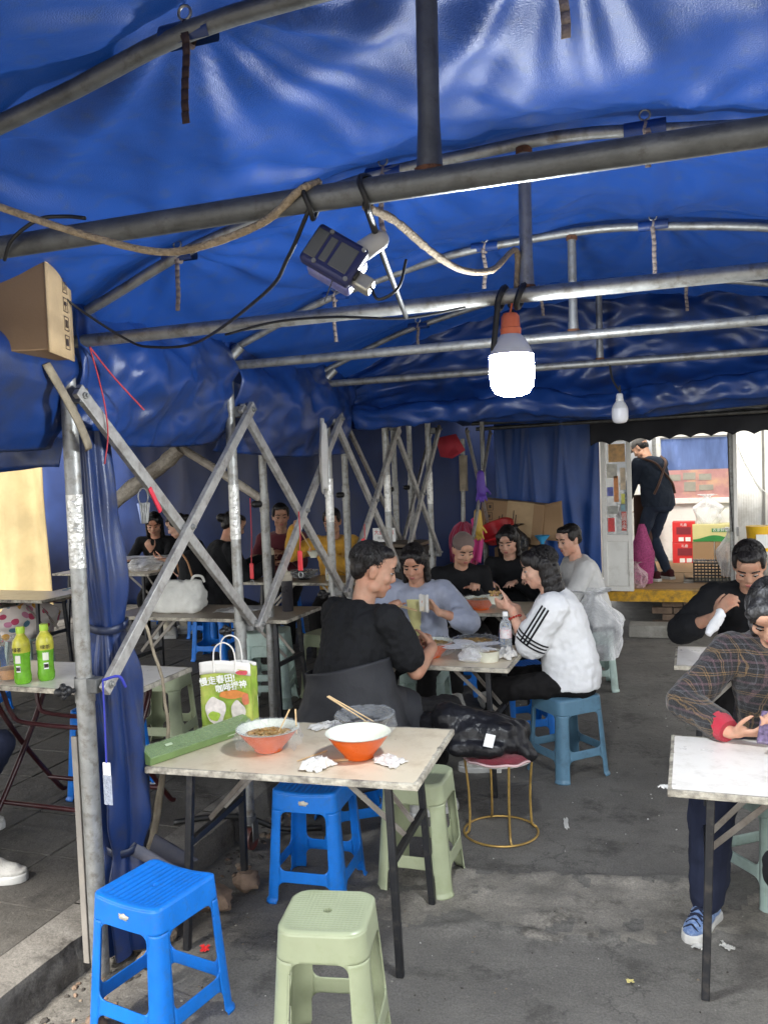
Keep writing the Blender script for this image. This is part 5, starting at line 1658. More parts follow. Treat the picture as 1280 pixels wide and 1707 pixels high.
# laces on her visible shoe
oo, ft, fd_, fr_ = PT9['shoe'][1]
b = MB()
for k in range(5):
    a = .035 + .022 * k
    zz = .103 - .011 * k
    b.tube(curve_pts([ft + fd_ * a + fr_ * .026 + Z * (zz - .012), ft + fd_ * (a + .01) + Z * (zz + .001), ft + fd_ * (a + .02) - fr_ * .026 + Z * (zz - .014)], 4), .004, 6)
    b.tube(curve_pts([ft + fd_ * a - fr_ * .026 + Z * (zz - .012), ft + fd_ * (a + .01) + Z * (zz + .002), ft + fd_ * (a + .02) + fr_ * .026 + Z * (zz - .014)], 4), .004, 6)
wear(PT9, b, 'laces', M['c_navy'])
PT7 = person('kiosk worker in indigo denim and a grey cap bending over inside', (-.34, 9.85, 1.27), 140, 17, s=.98, top='c_indigo', bottom='c_jeans', hair='cap', shoes='shoe_dark', standing=True,
    hands=(((-.7, 9.9, 1.2), (-.6, .4, -.5), (0, .6, -.4), .5), ((-.5, 10.15, 1.2), (-.5, .5, -.5), (0, -.6, -.4), .5)), feet=((-.40, 9.74, .42), (-.26, 9.92, .42)), footyaw=(140, 130), kne=((-.6, 9.95, 1.0), (-.5, 10.1, 1.0)), head=(40, 15), vox=.011, puff=.012)
b = MB()
bk = lambda t_, side, out=.135: PT7['spn'](t_)[0] - PT7['F'] * 0 + PT7['Rt'] * side - (PT7['F'] - PT7['spn'](t_)[1] * PT7['F'].dot(PT7['spn'](t_)[1])).normalized() * out
L1 = [PT7['sh'][0] + Z * .075, bk(.8, -.09, .14), bk(.6, 0, .145), bk(.35, .1, .14), bk(.15, .16, .1)]
L2 = [PT7['sh'][1] + Z * .075, bk(.8, .09, .14), bk(.6, 0, .148), bk(.35, -.1, .14), bk(.15, -.16, .1)]
for q in (L1, L2):
    b = MB(); b.tube(curve_pts(q, 5), .013, 6); wear(PT7, b, 'apron_strap', M['c_brown'])
b = MB()
b.grid(lambda u, v: V((-.34, 9.85, 0)) + PT7['F'] * (.17 + .03 * math.sin(u * 8)) + PT7['Rt'] * lerp(-.2, .2, u) + Z * lerp(1.35, .78, v), 12, 10)
wear(PT7, b, 'apron', M['c_brown'], solid=.006, ang=0)
PT11 = person('diner in a mustard yellow fleece and glasses behind the left tables', (-3.06, 7.34, .66), -84, 13, s=.98, fem=True, top='c_yellow', hair='tied', skin='skin', puff=.02,
    hands=(((-3.03, 6.92, 1.00), (-.6, -.4, .2), (-.2, .2, .8), .8), ((-3.31, 6.95, 1.24), (.45, -.2, .75), (.6, -.3, .1), 1.1)), elb=((-2.75, 7.15, .85), (-3.42, 7.05, .85)), head=(16, 4), vox=.009)
Hd = PT11['head']
for q in (-1, 1):
    b = MB(); b.tube([Hd(q * .033 + math.cos(a) * .024, .102, .004 + math.sin(a) * .02) for a in [i * 2 * PI / 20 for i in range(21)]], .0018, 6)
    wear(PT11, b, 'spectacle_rim', M['black_plastic'])
PT13 = person('diner in a maroon top half hidden by the back pole', (-3.82, 7.78, .66), -75, 12, s=1.02, top='c_maroon', hair='short', skin='skin2', hands=(((-3.62, 7.4, .98), (-.2, -.7, .2), (-.3, 0, -.6), .7), ((-3.9, 7.35, .95), (.2, -.7, .2), (0, 0, -1), .7)), head=(10, 15), vox=.011)
PT12 = person('diner in black with a tan-handled bag on the back, facing away', (-4.02, 6.74, .66), 48, 17, s=1.0, hair='tied', fem=True, hands=(((-3.75, 7.15, .95), (.4, .5, .2), (0, 0, -1), .6), ((-3.55, 6.9, .93), (.6, .4, .2), (0, 0, -1), .6)), head=(24, -10), vox=.010, puff=.015)
b = MB()
c_ = PT12['spn'](.45)[0] - PT12['F'] * .22
b.cap(c_ + Z * .1, c_ - Z * .16, .12, .14); b.cap(c_ + PT12['Rt'] * .07 - Z * .14, c_ - PT12['Rt'] * .07 - Z * .14, .11, .11)
organic(b, 'backpack', M['c_black'], PT12['root'], .011, 5, .02, .008, origin=PT12['O'])
b = MB(); b.tube(curve_pts([c_ + PT12['Rt'] * -.11 + V((-.05, -.08, -.02)), c_ + PT12['Rt'] * -.09 + V((-.07, -.1, .13)), c_ + V((-.06, -.1, .2)), c_ + PT12['Rt'] * .09 + V((-.02, -.1, .13)), c_ + PT12['Rt'] * .12 + V((0, -.08, .0))], 6), .008, 8)
wear(PT12, b, 'bag_handle', pm('tan_leather', (.4, .2, .09), rough=.5))
PT15 = person('diner in black with cream trousers holding a phone at the left', (-4.62, 7.6, .66), 196, 24, s=.98, fem=True, hair='tied', bottom='c_cream', skin='skin3', sleeve='short',
    hands=(((-4.95, 7.42, .92), (-.8, -.1, .15), (0, .4, .8), .6), ((-5.0, 7.6, .9), (-.8, 0, .1), (0, 0, -1), .4)), elb=((-4.55, 7.3, .75), (-4.7, 7.95, .8)), feet=((-4.98, 7.45, PZ), (-4.95, 7.72, PZ)), head=(24, 2), vox=.010)
PT14 = person('diner in black with a dark fringe eating at the far left table', (-5.42, 8.02, .66), -68, 22, s=.98, fem=True, hair='long', hands=(((-5.2, 7.55, .98), (-.2, -.3, .8), (-.2, .7, .1), .9), ((-5.48, 7.5, .92), (.5, -.6, .2), (0, 0, -1), .7)), head=(24, 5), vox=.010)
PT16 = person('person in navy trousers cut off by the left edge, one white trainer showing', (-3.38, 2.82, .66), 2, 8, s=1.0, bottom='c_navy', hair='short', feet=((-3.25, 3.15, PZ), (-2.75, 2.72, PZ)), footyaw=(10, 22), kne=((-2.95, 3.0, .9), (-2.95, 2.8, .9)), vox=.011)
# ------------------------------------------------------------------ lit bulb and other hung things
M['black_rubber'] = pm('black_cable_rubber', (.012, .012, .012), rough=.5)
M['bulb_neck'] = pm('bulb_housing', (.62, .62, .6), rough=.4, var=.05)
M['orange_socket'] = pm('orange_socket', (.72, .17, .07), rough=.45, var=.08)
def emit(name, col, strength):
    m = bpy.data.materials.new(name); m.use_nodes = True
    n, l = m.node_tree.nodes, m.node_tree.links
    e = n.new('ShaderNodeEmission'); e.inputs[0].default_value = (*col, 1); e.inputs[1].default_value = strength
    l.new(e.outputs[0], n['Material Output'].inputs[0])
    return m
def bulb(label, loc, k, lit):
    t = thing('light_bulb', label, 'light bulb', loc)
    s = k
    prof = [(0, 0), (.03, .002), (.05, .01), (.062, .03), (.066, .06), (.066, .1), (.064, .122)]
    MB().lathe([(r * s, z * s) for r, z in prof], n=36).build('diffuser', emit('lit_diffuser', (.92, .97, 1.0), 120) if lit else pm('frosted_diffuser', (.7, .7, .72), rough=.35, var=.03), t)
    MB().lathe([(r * s, z * s) for r, z in ((.0645, .1222), (.058, .14), (.045, .165), (.034, .178), (.028, .185))], n=36).build('housing', M['bulb_neck'], t)
    so = MB().lathe([(r * s, z * s) for r, z in ((.027, .178), (.03, .18), (.031, .20), (.028, .203), (.027, .235), (.02, .245), (0, .247))], n=28).build('socket', M['orange_socket'] if lit else M['bulb_neck'], t)
    MB().tube([(0, 0, .243 * s), (.006, .0, .27 * s), (.0, .0, .31 * s)], .0035, 6).build('flex', M['orange_socket'] if lit else M['black_rubber'], t)
    MB().tube([(.012 * s, 0, .243 * s), (-.004, .004, .27 * s), (.003, .0, .31 * s)], .0035, 6).build('flex', M['black_rubber'], t)
    return t
bl = bulb('lit white LED bulb in an orange socket hanging from the crossbeam', (-.477, 2.485, 1.94), .96, True)
bulb('unlit white bulb hanging in front of the kiosk awning', (-.336, 4.6, 1.93), .62, False)
t = thing('bulb_hanger_cable', 'black cable looped over the beam to hold up the unlit bulb', 'cable', (-.34, 4.6, 2.1))
MB().tube(curve_pts([(.0, 0, .0), (-.03, .0, .06), (-.04, .0, .13)], 5), .006, 6).build('cable', M['black_rubber'], t)
t = thing('black_lashing', 'black rubber strip lashed round the beam above the lit bulb', 'strap', (-.48, 2.485, 2.22))
for q in (-.02, .035):
    MB().tube([(q + .012 * math.sin(a), math.cos(a) * .03, math.sin(a) * .03) for a in [i * 2 * PI / 18 for i in range(19)]], .009, 6).build('loop', M['black_rubber'], t)
MB().grid(lambda u, v: V((-.03 + .016 * u - .02 * v, -.03, .0 - .15 * v)), 2, 8).build('loose_end', M['black_rubber'], t, solid=.004)
# work-light like blue device wired to the first beam
dv = thing('blue_power_unit', 'dark blue electrical unit with grey panels hung under the nearest crossbeam', 'device', (-.648, 1.60, 2.162))
dv.rotation_euler = (R(-14), R(33), R(10))
dvb = pm('navy_casing', (.015, .02, .09), rough=.45, var=.2)
dvl = pm('lilac_housing', (.16, .17, .42), rough=.35, var=.2, dirt=(.35, .35, .5), dscale=40, damt=.36)
dvg = pm('grey_panel_face', (.09, .095, .1), rough=.5)
MB().box((0, -.012, 0), (.112, .03, .084)).build('front_plate', dvb, dv, bev=.008, bseg=3)
MB().box((.006, .022, -.004), (.098, .04, .078)).build('housing', dvl, dv, bev=.008, bseg=3)
for x, w_, h_ in ((-.039, .026, .06), (-.012, .016, .052), (.022, .04, .054)):
    MB().box((x, -.0275, 0), (w_, .003, h_)).build('panel', dvg, dv, bev=.002)
for x, z in ((-.024, .034), (-.024, -.034), (.048, .034), (.048, -.034)):
    MB().tube([(x, -.027, z), (x, -.031, z)], .0045, 10).build('screw', M['galv'], dv)
MB().cap((.035, .01, .045), (.05, .012, .082), .021, .020).build('motor_cap', pm('light_grey_cap', (.42, .42, .42), rough=.4), dv)
MB().box((.072, .008, -.012), (.04, .03, .03)).build('plug', pm('metal_plug', (.45, .43, .37), rough=.35, metal=.7), dv, bev=.004)
MB().box((.055, -.008, -.012), (.012, .02, .02)).build('switch', M['black_plastic'], dv, bev=.003)
MB().tube(curve_pts([(.09, .0, -.012), (.12, -.01, -.03), (.14, -.01, .01), (.12, .0, .07)], 6), .003, 6).build('lead', M['black_rubber'], dv)
MB().tube([(.02, 0, -.04), (.03, .0, -.085)], .0012, 5).build('aerial', M['galv_dark'], dv)
def cable(label, pts, r, mat, cat='cable', name='cable', fuzz=0, seed=0):
    P = curve_pts(pts, 8)
    o0 = P[0].copy()
    rs = [r * (1 + fuzz * N3(i * .7, seed)) for i in range(len(P))]
    b = MB().tube([p - o0 for p in P], rs, 8)
    o = b.build(name, mat, ang=0); o.location = o0
    return tag(o, label, cat)
cable('thin black cable swagged from the blue unit to the cardboard box', [(-.655, 1.5, 2.231), (-.749, 1.6, 2.175), (-.906, 1.8, 2.155), (-1.384, 2.3, 2.148), (-1.6, 2.38, 2.16), (-1.709, 2.4, 2.197), (-1.847, 2.32, 2.31), (-1.80, 2.16, 2.352)], .0042, M['black_rubber'])
cable('black cable lying along the second crossbeam', [(-1.38, 2.46, 2.19), (-1.2, 2.465, 2.215), (-1.0, 2.46, 2.21), (-.78, 2.45, 2.185), (-.6, 2.46, 2.2)], .004, M['black_rubber'])
cable('black strap slanting down between the first and second crossbeams', [(-.543, 1.5, 2.226), (-.615, 1.8, 2.202), (-.776, 2.45, 2.187)], .007, M['black_rubber'], 'strap', 'strap')
M['rope'] = pm('dusty_rope', (.42, .33, .22), rough=.95, var=.35, scale=60, bump=1.0, bscale=130, dirt=(.2, .15, .1), damt=.4)
cable('beige rope swagged from the left edge up to the nearest crossbeam', [(-1.264, 1.3, 2.287), (-1.228, 1.35, 2.273), (-1.106, 1.4, 2.225), (-.968, 1.45, 2.182), (-.875, 1.47, 2.182), (-.744, 1.485, 2.215), (-.667, 1.485, 2.262), (-.64, 1.52, 2.285)], .0075, M['rope'], 'rope', 'rope', .15)
cable('frayed beige rope drooping between the nearest crossbeam and the ridge strut', [(-.554, 1.53, 2.231), (-.552, 1.7, 2.246), (-.55, 1.95, 2.24), (-.53, 2.15, 2.237), (-.496, 2.35, 2.273), (-.454, 2.48, 2.349), (-.46, 2.5, 2.24)], .0085, M['rope'], 'rope', 'rope', .4, 3)
for q, x in enumerate((-.655, -.545)):
    t = thing('beam_lashing', ('left' if not q else 'right') + '-hand black cable tie round the nearest crossbeam at the blue unit', 'cable tie', (x, 1.515, 2.25))
    MB().tube([(.006 * math.sin(a * 2), math.cos(a) * .031, math.sin(a) * .031) for a in [i * 2 * PI / 18 for i in range(19)]], .005, 6).build('loop', M['black_rubber'], t)
cable('black wire looped round the nearest crossbeam at the left edge', [(-1.36, 1.5, 2.22), (-1.31, 1.47, 2.25), (-1.25, 1.48, 2.285), (-1.2, 1.5, 2.29), (-1.15, 1.5, 2.28)], .004, M['black_rubber'], 'wire', 'wire')
M['redstring'] = pm('red_string', (.45, .05, .06), rough=.8)
cable('red plastic string hanging down over the first scissor bar', [(-1.9, 2.464, 2.195), (-1.9, 2.5, 2.10), (-1.89, 2.515, 2.0), (-1.895, 2.53, 1.9), (-1.9, 2.51, 1.80)], .0025, M['redstring'], 'string', 'string')
cable('red plastic string stretched to the blue valance', [(-1.9, 2.464, 2.195), (-1.88, 2.56, 2.10), (-1.84, 2.67, 1.99)], .003, M['redstring'], 'string', 'string')
def opener(label, top, bot, mat=None):
    t = thing('bottle_opener', label, 'bottle opener', bot)
    top, bot = V(top), V(bot)
    MB().tube([top - bot, (top - bot) * .5 + V((.004, 0, 0)), (0, 0, .075)], .003, 6).build('string', M['redstring'], t)
    MB().box((0, 0, .025), (.026, .009, .1)).build('grip', pm('red_grip', (.65, .04, .05), rough=.4) if 'red_grip' not in MATS else MATS['red_grip'], t, bev=.004, bseg=3)
    MB().tube([(.012 * math.sin(a), 0, -.045 + .014 * math.cos(a)) for a in [i * 2 * PI / 14 for i in range(15)]], .0028, 6).build('hook', M['galv'], t)
    return t
opener('red bottle opener on a red string beside the back pole', (-2.638, 4.92, 1.593), (-2.65, 4.92, 1.10))
opener('red bottle opener hanging from the second scissor crossing', (-1.84, 3.93, 1.55), (-1.84, 3.922, 1.28))
opener('red bottle opener hanging from the third scissor crossing', (-1.84, 4.84, 1.42), (-1.84, 4.81, 1.26))
t = thing('key_bunch', 'bunch of keys with a red tag hanging on the first scissor bar', 'keys', (-1.862, 2.668, 1.71))
MB().tube([(0, .03 * math.cos(a), -.03 + .03 * math.sin(a)) for a in [i * 2 * PI / 18 for i in range(19)]], .0022, 6).build('ring', M['galv'], t)
for k in range(5):
    a = R(-14 + 7 * k)
    MB().box((.004 * k - .008, math.sin(a) * .05, -.05 - math.cos(a) * .04), (.003, .014, .075), Matrix.Rotation(-a, 3, 'X')).build('key', M['galv'] if k % 2 else pm('blue_key_head', (.25, .3, .5), rough=.4) if k == 0 else M['galv'], t, bev=.001)
MB().box((.006, .065, -.045), (.008, .02, .11), Matrix.Rotation(R(35), 3, 'X')).build('red_tag', pm('red_tag', (.6, .03, .06), rough=.4), t, bev=.003)
t = thing('hanging_tag', 'clear plastic tag on a blue cord beside the first pole', 'tag', (-1.84, 2.355, .76))
MB().tube([(-.02, .03, .32), (-.005, .01, .2), (0, 0, .05)], .003, 6).build('cord', pm('blue_cord', (.03, .04, .35), rough=.7), t)
MB().tube(curve_pts([(-.02, .03, .32), (.03, .05, .33), (.04, .07, .29)], 4), .005, 6).build('knot', MATS['blue_cord'], t)
MB().box((0, 0, .03), (.03, .003, .045)).build('white_top', M['white_ink'], t, bev=.006)
MB().box((0, 0, -.04), (.032, .003, .1)).build('plastic_sleeve', film('tag_film', (.6, .65, .75), .5), t)
t = thing('white_cloth', 'thin white plastic sleeve hanging from the third scissor bar', 'cloth', (-1.85, 4.30, 1.62))
MB().grid(lambda u, v: V((.015 * math.sin(u * 9 + v * 3), lerp(-.07, .05, u) * (.35 + .65 * sstep(0, .4, v)) * (1 - .5 * sstep(.6, 1, v)), .38 * (1 - v) + .03 * math.sin(u * 4))), 16, 22).build('sheet', pm('white_poly', (.7, .68, .64), rough=.45, transl=.35), t, solid=.002, ang=0)
# cardboard box wedged at the top of the first pole
bx_ = thing('cardboard_box', 'brown cardboard box with handling symbols wedged at the top left', 'box', (-2.06, 2.13, 2.135), R(22))
MB().box((-.02, 0, .135), (.56, .235, .27)).build('carton', M['cardboard'], bx_, bev=.004)
MB().grid(lambda u, v: V((.2615, lerp(-.118, .118, u), lerp(-.005, .272, v) )), 6, 6).build('end_flap', pm('pale_cardboard', (.5, .36, .2), rough=.85, var=.12, bump=.2, bscale=120), bx_, solid=.005)
for k in range(4):
    z = .045 + .058 * k
    b = MB()
    for dy, dz, w_, h_ in ((-.02, 0, .002, .042), (.02, 0, .002, .042), (0, .021, .042, .002), (0, -.021, .042, .002)):
        b.box((.2645, .045 + dy, z + dz), (.001, w_, h_))
    if k == 0: b.box((.2645, .045, z), (.001, .02, .022))
    elif k == 1:
        for q in range(4): b.box((.2645, .035 + .007 * q, z), (.001, .003, .024))
    elif k == 2: b.box((.2645, .045, z + .004), (.001, .018, .012)).box((.2645, .045, z - .010), (.001, .003, .014))
    else: b.box((.2645, .04, z), (.001, .003, .026)).box((.2645, .05, z), (.001, .003, .026)).box((.2645, .045, z + .012), (.001, .02, .003))
    b.build('symbol', M['ink'], bx_, smooth=False)

# ------------------------------------------------------------------ crockery and food
M['orange'] = pm('orange_melamine', (.66, .11, .010), rough=.3, var=.08, scale=8, spec=.5)
M['ivory'] = pm('ivory_melamine', (.7, .71, .6), rough=.25, var=.04)
M['blackbowl'] = pm('black_melamine', (.012, .012, .014), rough=.25)
M['broth'] = pm('oily_broth', (.42, .22, .07), rough=.25, var=.5, scale=35, bump=.8, bscale=70, dirt=(.6, .42, .2), dscale=50, damt=.45)
M['food'] = pm('noodles_and_bits', (.45, .28, .1), rough=.4, var=.5, scale=45, bump=.8, bscale=90, dirt=(.12, .1, .04), dscale=60, damt=.4)
M['wood'] = pm('bamboo', (.62, .44, .23), rough=.6, var=.15, scale=20, stretch=(1, 1, .1))
M['tissue'] = pm('paper_tissue', (.6, .585, .55), rough=.95, var=.06, scale=20, bump=.4, bscale=90, dirt=(.62, .48, .25), dscale=12, damt=.32)
def bowl(name, label, loc, r, h, outer, inner, food=None, liner=False, sticks=None, clear=False, fill=.55, seed=0, group='bowls on the tables'):
    t = thing(name, label, 'bowl', loc, seed, group)
    br = r * .46
    prof = [(br * .9, 0), (br, .003), (br * 1.02, .012), (br * 1.05, .014), (r * .72, h * .5), (r * .92, h * .86), (r, h), (r + .003, h + .001)]
    MB().lathe([(0, .006)] + prof, n=56, close=False).build('outer', outer, t, ang=60)
    b = MB().lathe([(r + .003, h + .0015), (r - .005, h + .001), (r * .9 - .004, h * .84), (r * .7 - .004, h * .5), (br * 1.05, .024), (0, .02)], n=56, close=False)
    b.build('inner', inner, t, ang=60)
    if food:
        fr = r * lerp(.5, .93, fill)
        fz = h * fill
        b = MB()
        b.grid(lambda u, v: V((math.cos(2 * PI * u) * v * fr, math.sin(2 * PI * u) * v * fr, fz + .010 * N3(math.cos(2 * PI * u) * v * 5 + seed, math.sin(2 * PI * u) * v * 5, 2) * (1 if v < .97 else 0))), 48, 14, wrapu=True)
        b.build('food', food, t, ang=0)
        b = MB(); random.seed(int(seed * 100) + 3)
        for k in range(26):
            a = random.uniform(0, 2 * PI); q = random.uniform(0, fr * .8)
            b.sph((math.cos(a) * q, math.sin(a) * q, fz + .003), (random.uniform(.005, .013), random.uniform(.004, .01), .005), Matrix.Rotation(random.uniform(0, 3), 3, 'Z'), 7, 5)
        b.build('morsels', M['food'], t, kind='stuff')
    if liner:
        b = MB()
        def lf(u, v):
            a = 2 * PI * u
            if v < .5:
                k = v / .5; rr = lerp(r * .62, r * 1.0, k); z = lerp(h * .6, h + .008, k)
            else:
                k = (v - .5) / .5; rr = lerp(r * 1.0, r * (1.06 + .16 * N3(math.cos(a) * 2 + seed, math.sin(a) * 2, 5)), k); z = lerp(h + .008, h * (.35 + .3 * N3(math.cos(a) * 2, math.sin(a) * 2 + seed, 9)), k)
            f = 1 + .06 * N3(math.cos(a) * 7 + seed, math.sin(a) * 7, v * 3) + .03 * N3(math.cos(a) * 16, math.sin(a) * 16, v * 5 + seed)
            return V((math.cos(a) * rr * f, math.sin(a) * rr * f, z + .012 * N3(math.cos(a) * 8, math.sin(a) * 8 + seed, v * 4)))
        b.grid(lf, 90, 22, wrapu=True)
        b.build('plastic_liner', M['film'], t, ang=0)
    return t
def sticks(label, p0, p1, gap=(.02, .004, 0), single=False):
    t = thing('chopsticks', label, 'chopsticks', p0)
    d = V(p1) - V(p0)
    for k in range(1 if single else 2):
        o = V(gap) * k
        MB().tube([o, d + o * (.3 if k else 1)], [.0022, .0035], 6).build('chopstick', M['wood'], t)
    return t
TZ = .7012
bowl('orange_bowl', 'orange bowl in a crinkled plastic liner holding leftover broth, front table', (-1.525, 2.90, TZ), .117, .085, M['orange'], M['ivory'], M['broth'], True, fill=.72, seed=1.1)
bowl('orange_bowl', 'empty orange bowl with ivory inside on the front table', (-1.16, 2.90, TZ), .117, .092, M['orange'], M['ivory'], seed=2.0)
bowl('clear_bowl', 'see-through plastic-lined bowl with scraps at the back of the front table', (-1.235, 3.17, TZ), .117, .078, film('smoky_clear_bowl', (.03, .03, .032), .55), film('clear_liner', (.12, .12, .12), .35), M['food'], True, fill=.35, seed=3.3)
sticks('pair of chopsticks standing in the orange bowl of leftover broth', (-1.50, 2.93, .755), (-1.46, 2.96, .845), (.07, .02, 0))
sticks('pair of chopsticks resting across the see-through bowl', (-1.21, 3.16, .745), (-1.39, 3.16, .845), (.01, .025, 0))
sticks('pair of used chopsticks lying by the empty orange bowl', (-1.33, 2.78, TZ + .004), (-1.17, 2.86, TZ + .004), (.01, .03, 0))
sticks('single chopstick lying by the crumpled tissue near the table front', (-1.36, 2.80, TZ + .004), (-1.3, 2.93, TZ + .004), single=True)
def tissue(label, loc, d, seed, mat=None, h=.035, name='tissue'):
    t = thing(name, label, 'tissue', loc, seed, 'used tissues')
    b = MB()
    def f(u, v):
        x, y = (u - .5), (v - .5)
        rr = 1 + .5 * N3(u * 2 + seed, v * 2, 1)
        rg_ = 1 - abs(N3(u * 2.6 + seed, v * 2.6 + u, 4)) * 3.2
        rg2 = 1 - abs(N3(u * 5.2 + v * 2, v * 5 + seed, 7)) * 3
        z = h * (.75 * max(0, rg_) + .3 * max(0, rg2)) * (1 - (2 * max(abs(x), abs(y))) ** 3 * .8)
        return V((x * d[0] * rr + .01 * N3(u * 6, v * 6, seed), y * d[1] * rr + .01 * N3(v * 6, u * 6, seed + 3), max(.001, z + .002)))
    b.grid(f, 40, 34)
    b.build('paper', mat or M['tissue'], t, ang=0, solid=.0012)
    return t
tissue('peaked crumpled tissue at the front of the cream table', (-1.262, 2.765, TZ), (.1, .08), 1.3, h=.042)
tissue('stained tissue lying right of the empty orange bowl', (-1.035, 2.88, TZ), (.13, .09), 2.6, h=.018)
tissue('flattened tissue at the back of the front table', (-1.43, 3.225, TZ), (.14, .08), 4.1, h=.018)
tissue('small tissue beside the see-through bowl', (-1.34, 3.2, TZ), (.07, .05), 5.1, h=.03)
# paper carrier bag
pb = thing('paper_bag', 'green printed paper carrier bag with white handles on the front table', 'paper bag', (-1.83, 3.155, TZ), R(12))
bagg = pm('green_bag_print', (.28, .42, .05), rough=.55, var=.35, scale=14, dirt=(.5, .5, .12), dscale=9, damt=.45)
BW, BD, BH = .108, .045, .255
def bagside(name, pts, mat):
    b = MB(); a, c = V(pts[0]), V(pts[1])
    nn = (c - a).cross(Z).normalized()
    b.grid(lambda u, v: a.lerp(c, u) + Z * (lerp(0, BH, v) + (.012 * math.sin(u * 5) if v > .99 else 0)) + nn * (.006 * N3(u * 3, v * 4, a.x * 20) - .012 * math.sin(PI * u) * (v ** 2) * (1 if name == 'gusset' else 0)), 12, 16)
    return b.build(name, mat, pb, ang=0, solid=.001)
bagside('front_face', ((-BW, -BD, 0), (BW, -BD, 0)), bagg)
bagside('back_face', ((BW, BD, 0), (-BW, BD, 0)), pm('white_kraft', (.72, .7, .66), rough=.7, var=.05))
bagside('gusset', ((-BW, BD, 0), (-BW, -BD, 0)), pm('dark_green_print', (.1, .17, .03), rough=.55, var=.5, scale=10, dirt=(.35, .1, .06), dscale=8, damt=.36))
bagside('gusset', ((BW, -BD, 0), (BW, BD, 0)), bagg)
MB().box((0, 0, .003), (2 * BW - .004, 2 * BD - .004, .004)).build('base', bagg, pb)
b = MB(); b.grid(lambda u, v: V((lerp(-BW, BW, u), -BD - .002, BH + lerp(-.03, .022, v) + .008 * math.sin(u * 4))), 14, 3)
b.build('turned_top', MATS['white_kraft'], pb, solid=.001, ang=0)
for yy, hh in ((-BD - .003, 0), (BD, .012)):
    MB().tube(curve_pts([(-.045, yy, BH - .02), (-.046, yy, BH + .04), (-.035, yy - .004, BH + .085 + hh), (0, yy - .006, BH + .105 + hh), (.035, yy - .004, BH + .085 + hh), (.046, yy, BH + .04), (.045, yy, BH - .02)], 5), .0032, 8).build('handle', MATS['white_kraft'], pb)
for q, (x, z, w_, h_, c) in enumerate(((-.045, .075, .085, .115, (.72, .66, .62)), (.05, .07, .06, .095, (.6, .55, .5)), (.03, .145, .12, .035, (.62, .22, .05)), (.05, .028, .07, .03, (.45, .1, .03)), (.085, .125, .03, .05, (.55, .16, .08)), (.075, .235, .05, .02, (.6, .08, .1)), (-.05, .055, .05, .04, (.35, .5, .06)))):
    b = MB(); b.add([(x + math.cos(a) * w_ / 2 * (1 + .12 * math.sin(a * 3 + q)), -BD - .0075 - .0006 * q, z + math.sin(a) * h_ / 2 * (1 + .1 * math.sin(a * 4 + q))) for a in [i * 2 * PI / 26 for i in range(26)]], [tuple(range(26))])
    b.build('print_patch', pm('bag_print_%d' % q, c, rough=.55, var=.25, scale=40), pb, smooth=False)
text('慢走春田!', .036, M['white_ink'], pb, (-.03, -BD - .0145, .205), (R(90), R(-8), 0), bold=.0006)
text('咖啡提神', .034, M['white_ink'], pb, (.028, -BD - .0145, .178), (R(90), R(-10), 0), bold=.0006)
text('慢\n走\n春\n田', .03, M['white_ink'], pb, (-BW - .012, 0, .12), (R(90), 0, R(-90)))
# long green package
gb = thing('green_package', 'long olive green food package lying along the left end of the front table', 'package', (-1.835, 2.89, TZ), R(70))
gm = pm('olive_green_card', (.16, .25, .09), rough=.4, var=.2, scale=12)
MB().loft([[V((x, -.055, 0)), V((x, .055, 0)), V((x, .062, .03)), V((x, .0, .058 + .006 * (x > 0))), V((x, -.062, .03))] for x in (-.25, .0, .25)]).build('carton', gm, gb, bev=.003)
b = MB(); b.grid(lambda u, v: V((lerp(-.252, .252, u), lerp(-.066, .0, v), lerp(.032, .062, v) + .004 * N3(u * 9, v * 4))), 30, 5)
b.build('clear_window', film('green_film', (.3, .4, .22), .45), gb, ang=0)
MB().box((.16, -.0605, .016), (.1, .001, .004), Matrix.Rotation(R(12), 3, 'X')).build('print_line', pm('pale_green_print', (.5, .6, .4), rough=.5), gb, smooth=False)
MB().box((-.15, -.034, .0505), (.03, .012, .001), Matrix.Rotation(R(25), 3, 'X')).build('print_line', MATS['pale_green_print'], gb, smooth=False)

# middle table
bowl('orange_bowl', 'orange bowl of noodles in plastic film before the man in black T-shirt', (-1.37, 4.55, TZ), .125, .085, M['orange'], M['ivory'], M['food'], True, fill=.85, seed=4.2)
bowl('black_bowl', 'black bowl of food under plastic film on the middle table', (-1.17, 4.77, TZ), .13, .06, M['blackbowl'], M['blackbowl'], M['food'], True, fill=.8, seed=5.7)
blob_bag('white_bag', 'crumpled white carrier bag on the middle table', (-1.12, 4.50, TZ), (.15, .12, .085), M['bagfilm'], seed=6.1, crease=.5, pinch=.4)
tissue('crumpled white napkins beside the water bottle', (-.96, 4.62, TZ), (.14, .1), 7.7, h=.06)
t = thing('paper_cup', 'squat paper food tub with a red band on the middle table', 'tub', (-1.035, 4.50, TZ))
MB().lathe([(.0, 0), (.05, 0), (.052, .002), (.058, .055), (.061, .058), (.055, .058), (.05, .012), (0, .01)], n=32).build('tub', M['ivory'], t)
MB().lathe([(.0512, .001), (.0528, .014)], n=32, close=False).build('red_band', M['red_card'], t)
MB().lathe([(0, .05), (.053, .05)], n=24, close=False).build('food', M['food'], t)
M['clearpet'] = film('clear_bottle_plastic', (.85, .9, .95), .3, .08)
t = thing('water_bottle', 'clear water bottle with white cap beside the girl in white', 'bottle', (-.985, 4.72, TZ))
MB().lathe([(0, .004), (.028, 0), (.033, .006), (.033, .05), (.0315, .06), (.033, .07), (.033, .15), (.03, .165), (.016, .19), (.0135, .2), (.0135, .21)], n=28).build('body', M['clearpet'], t)
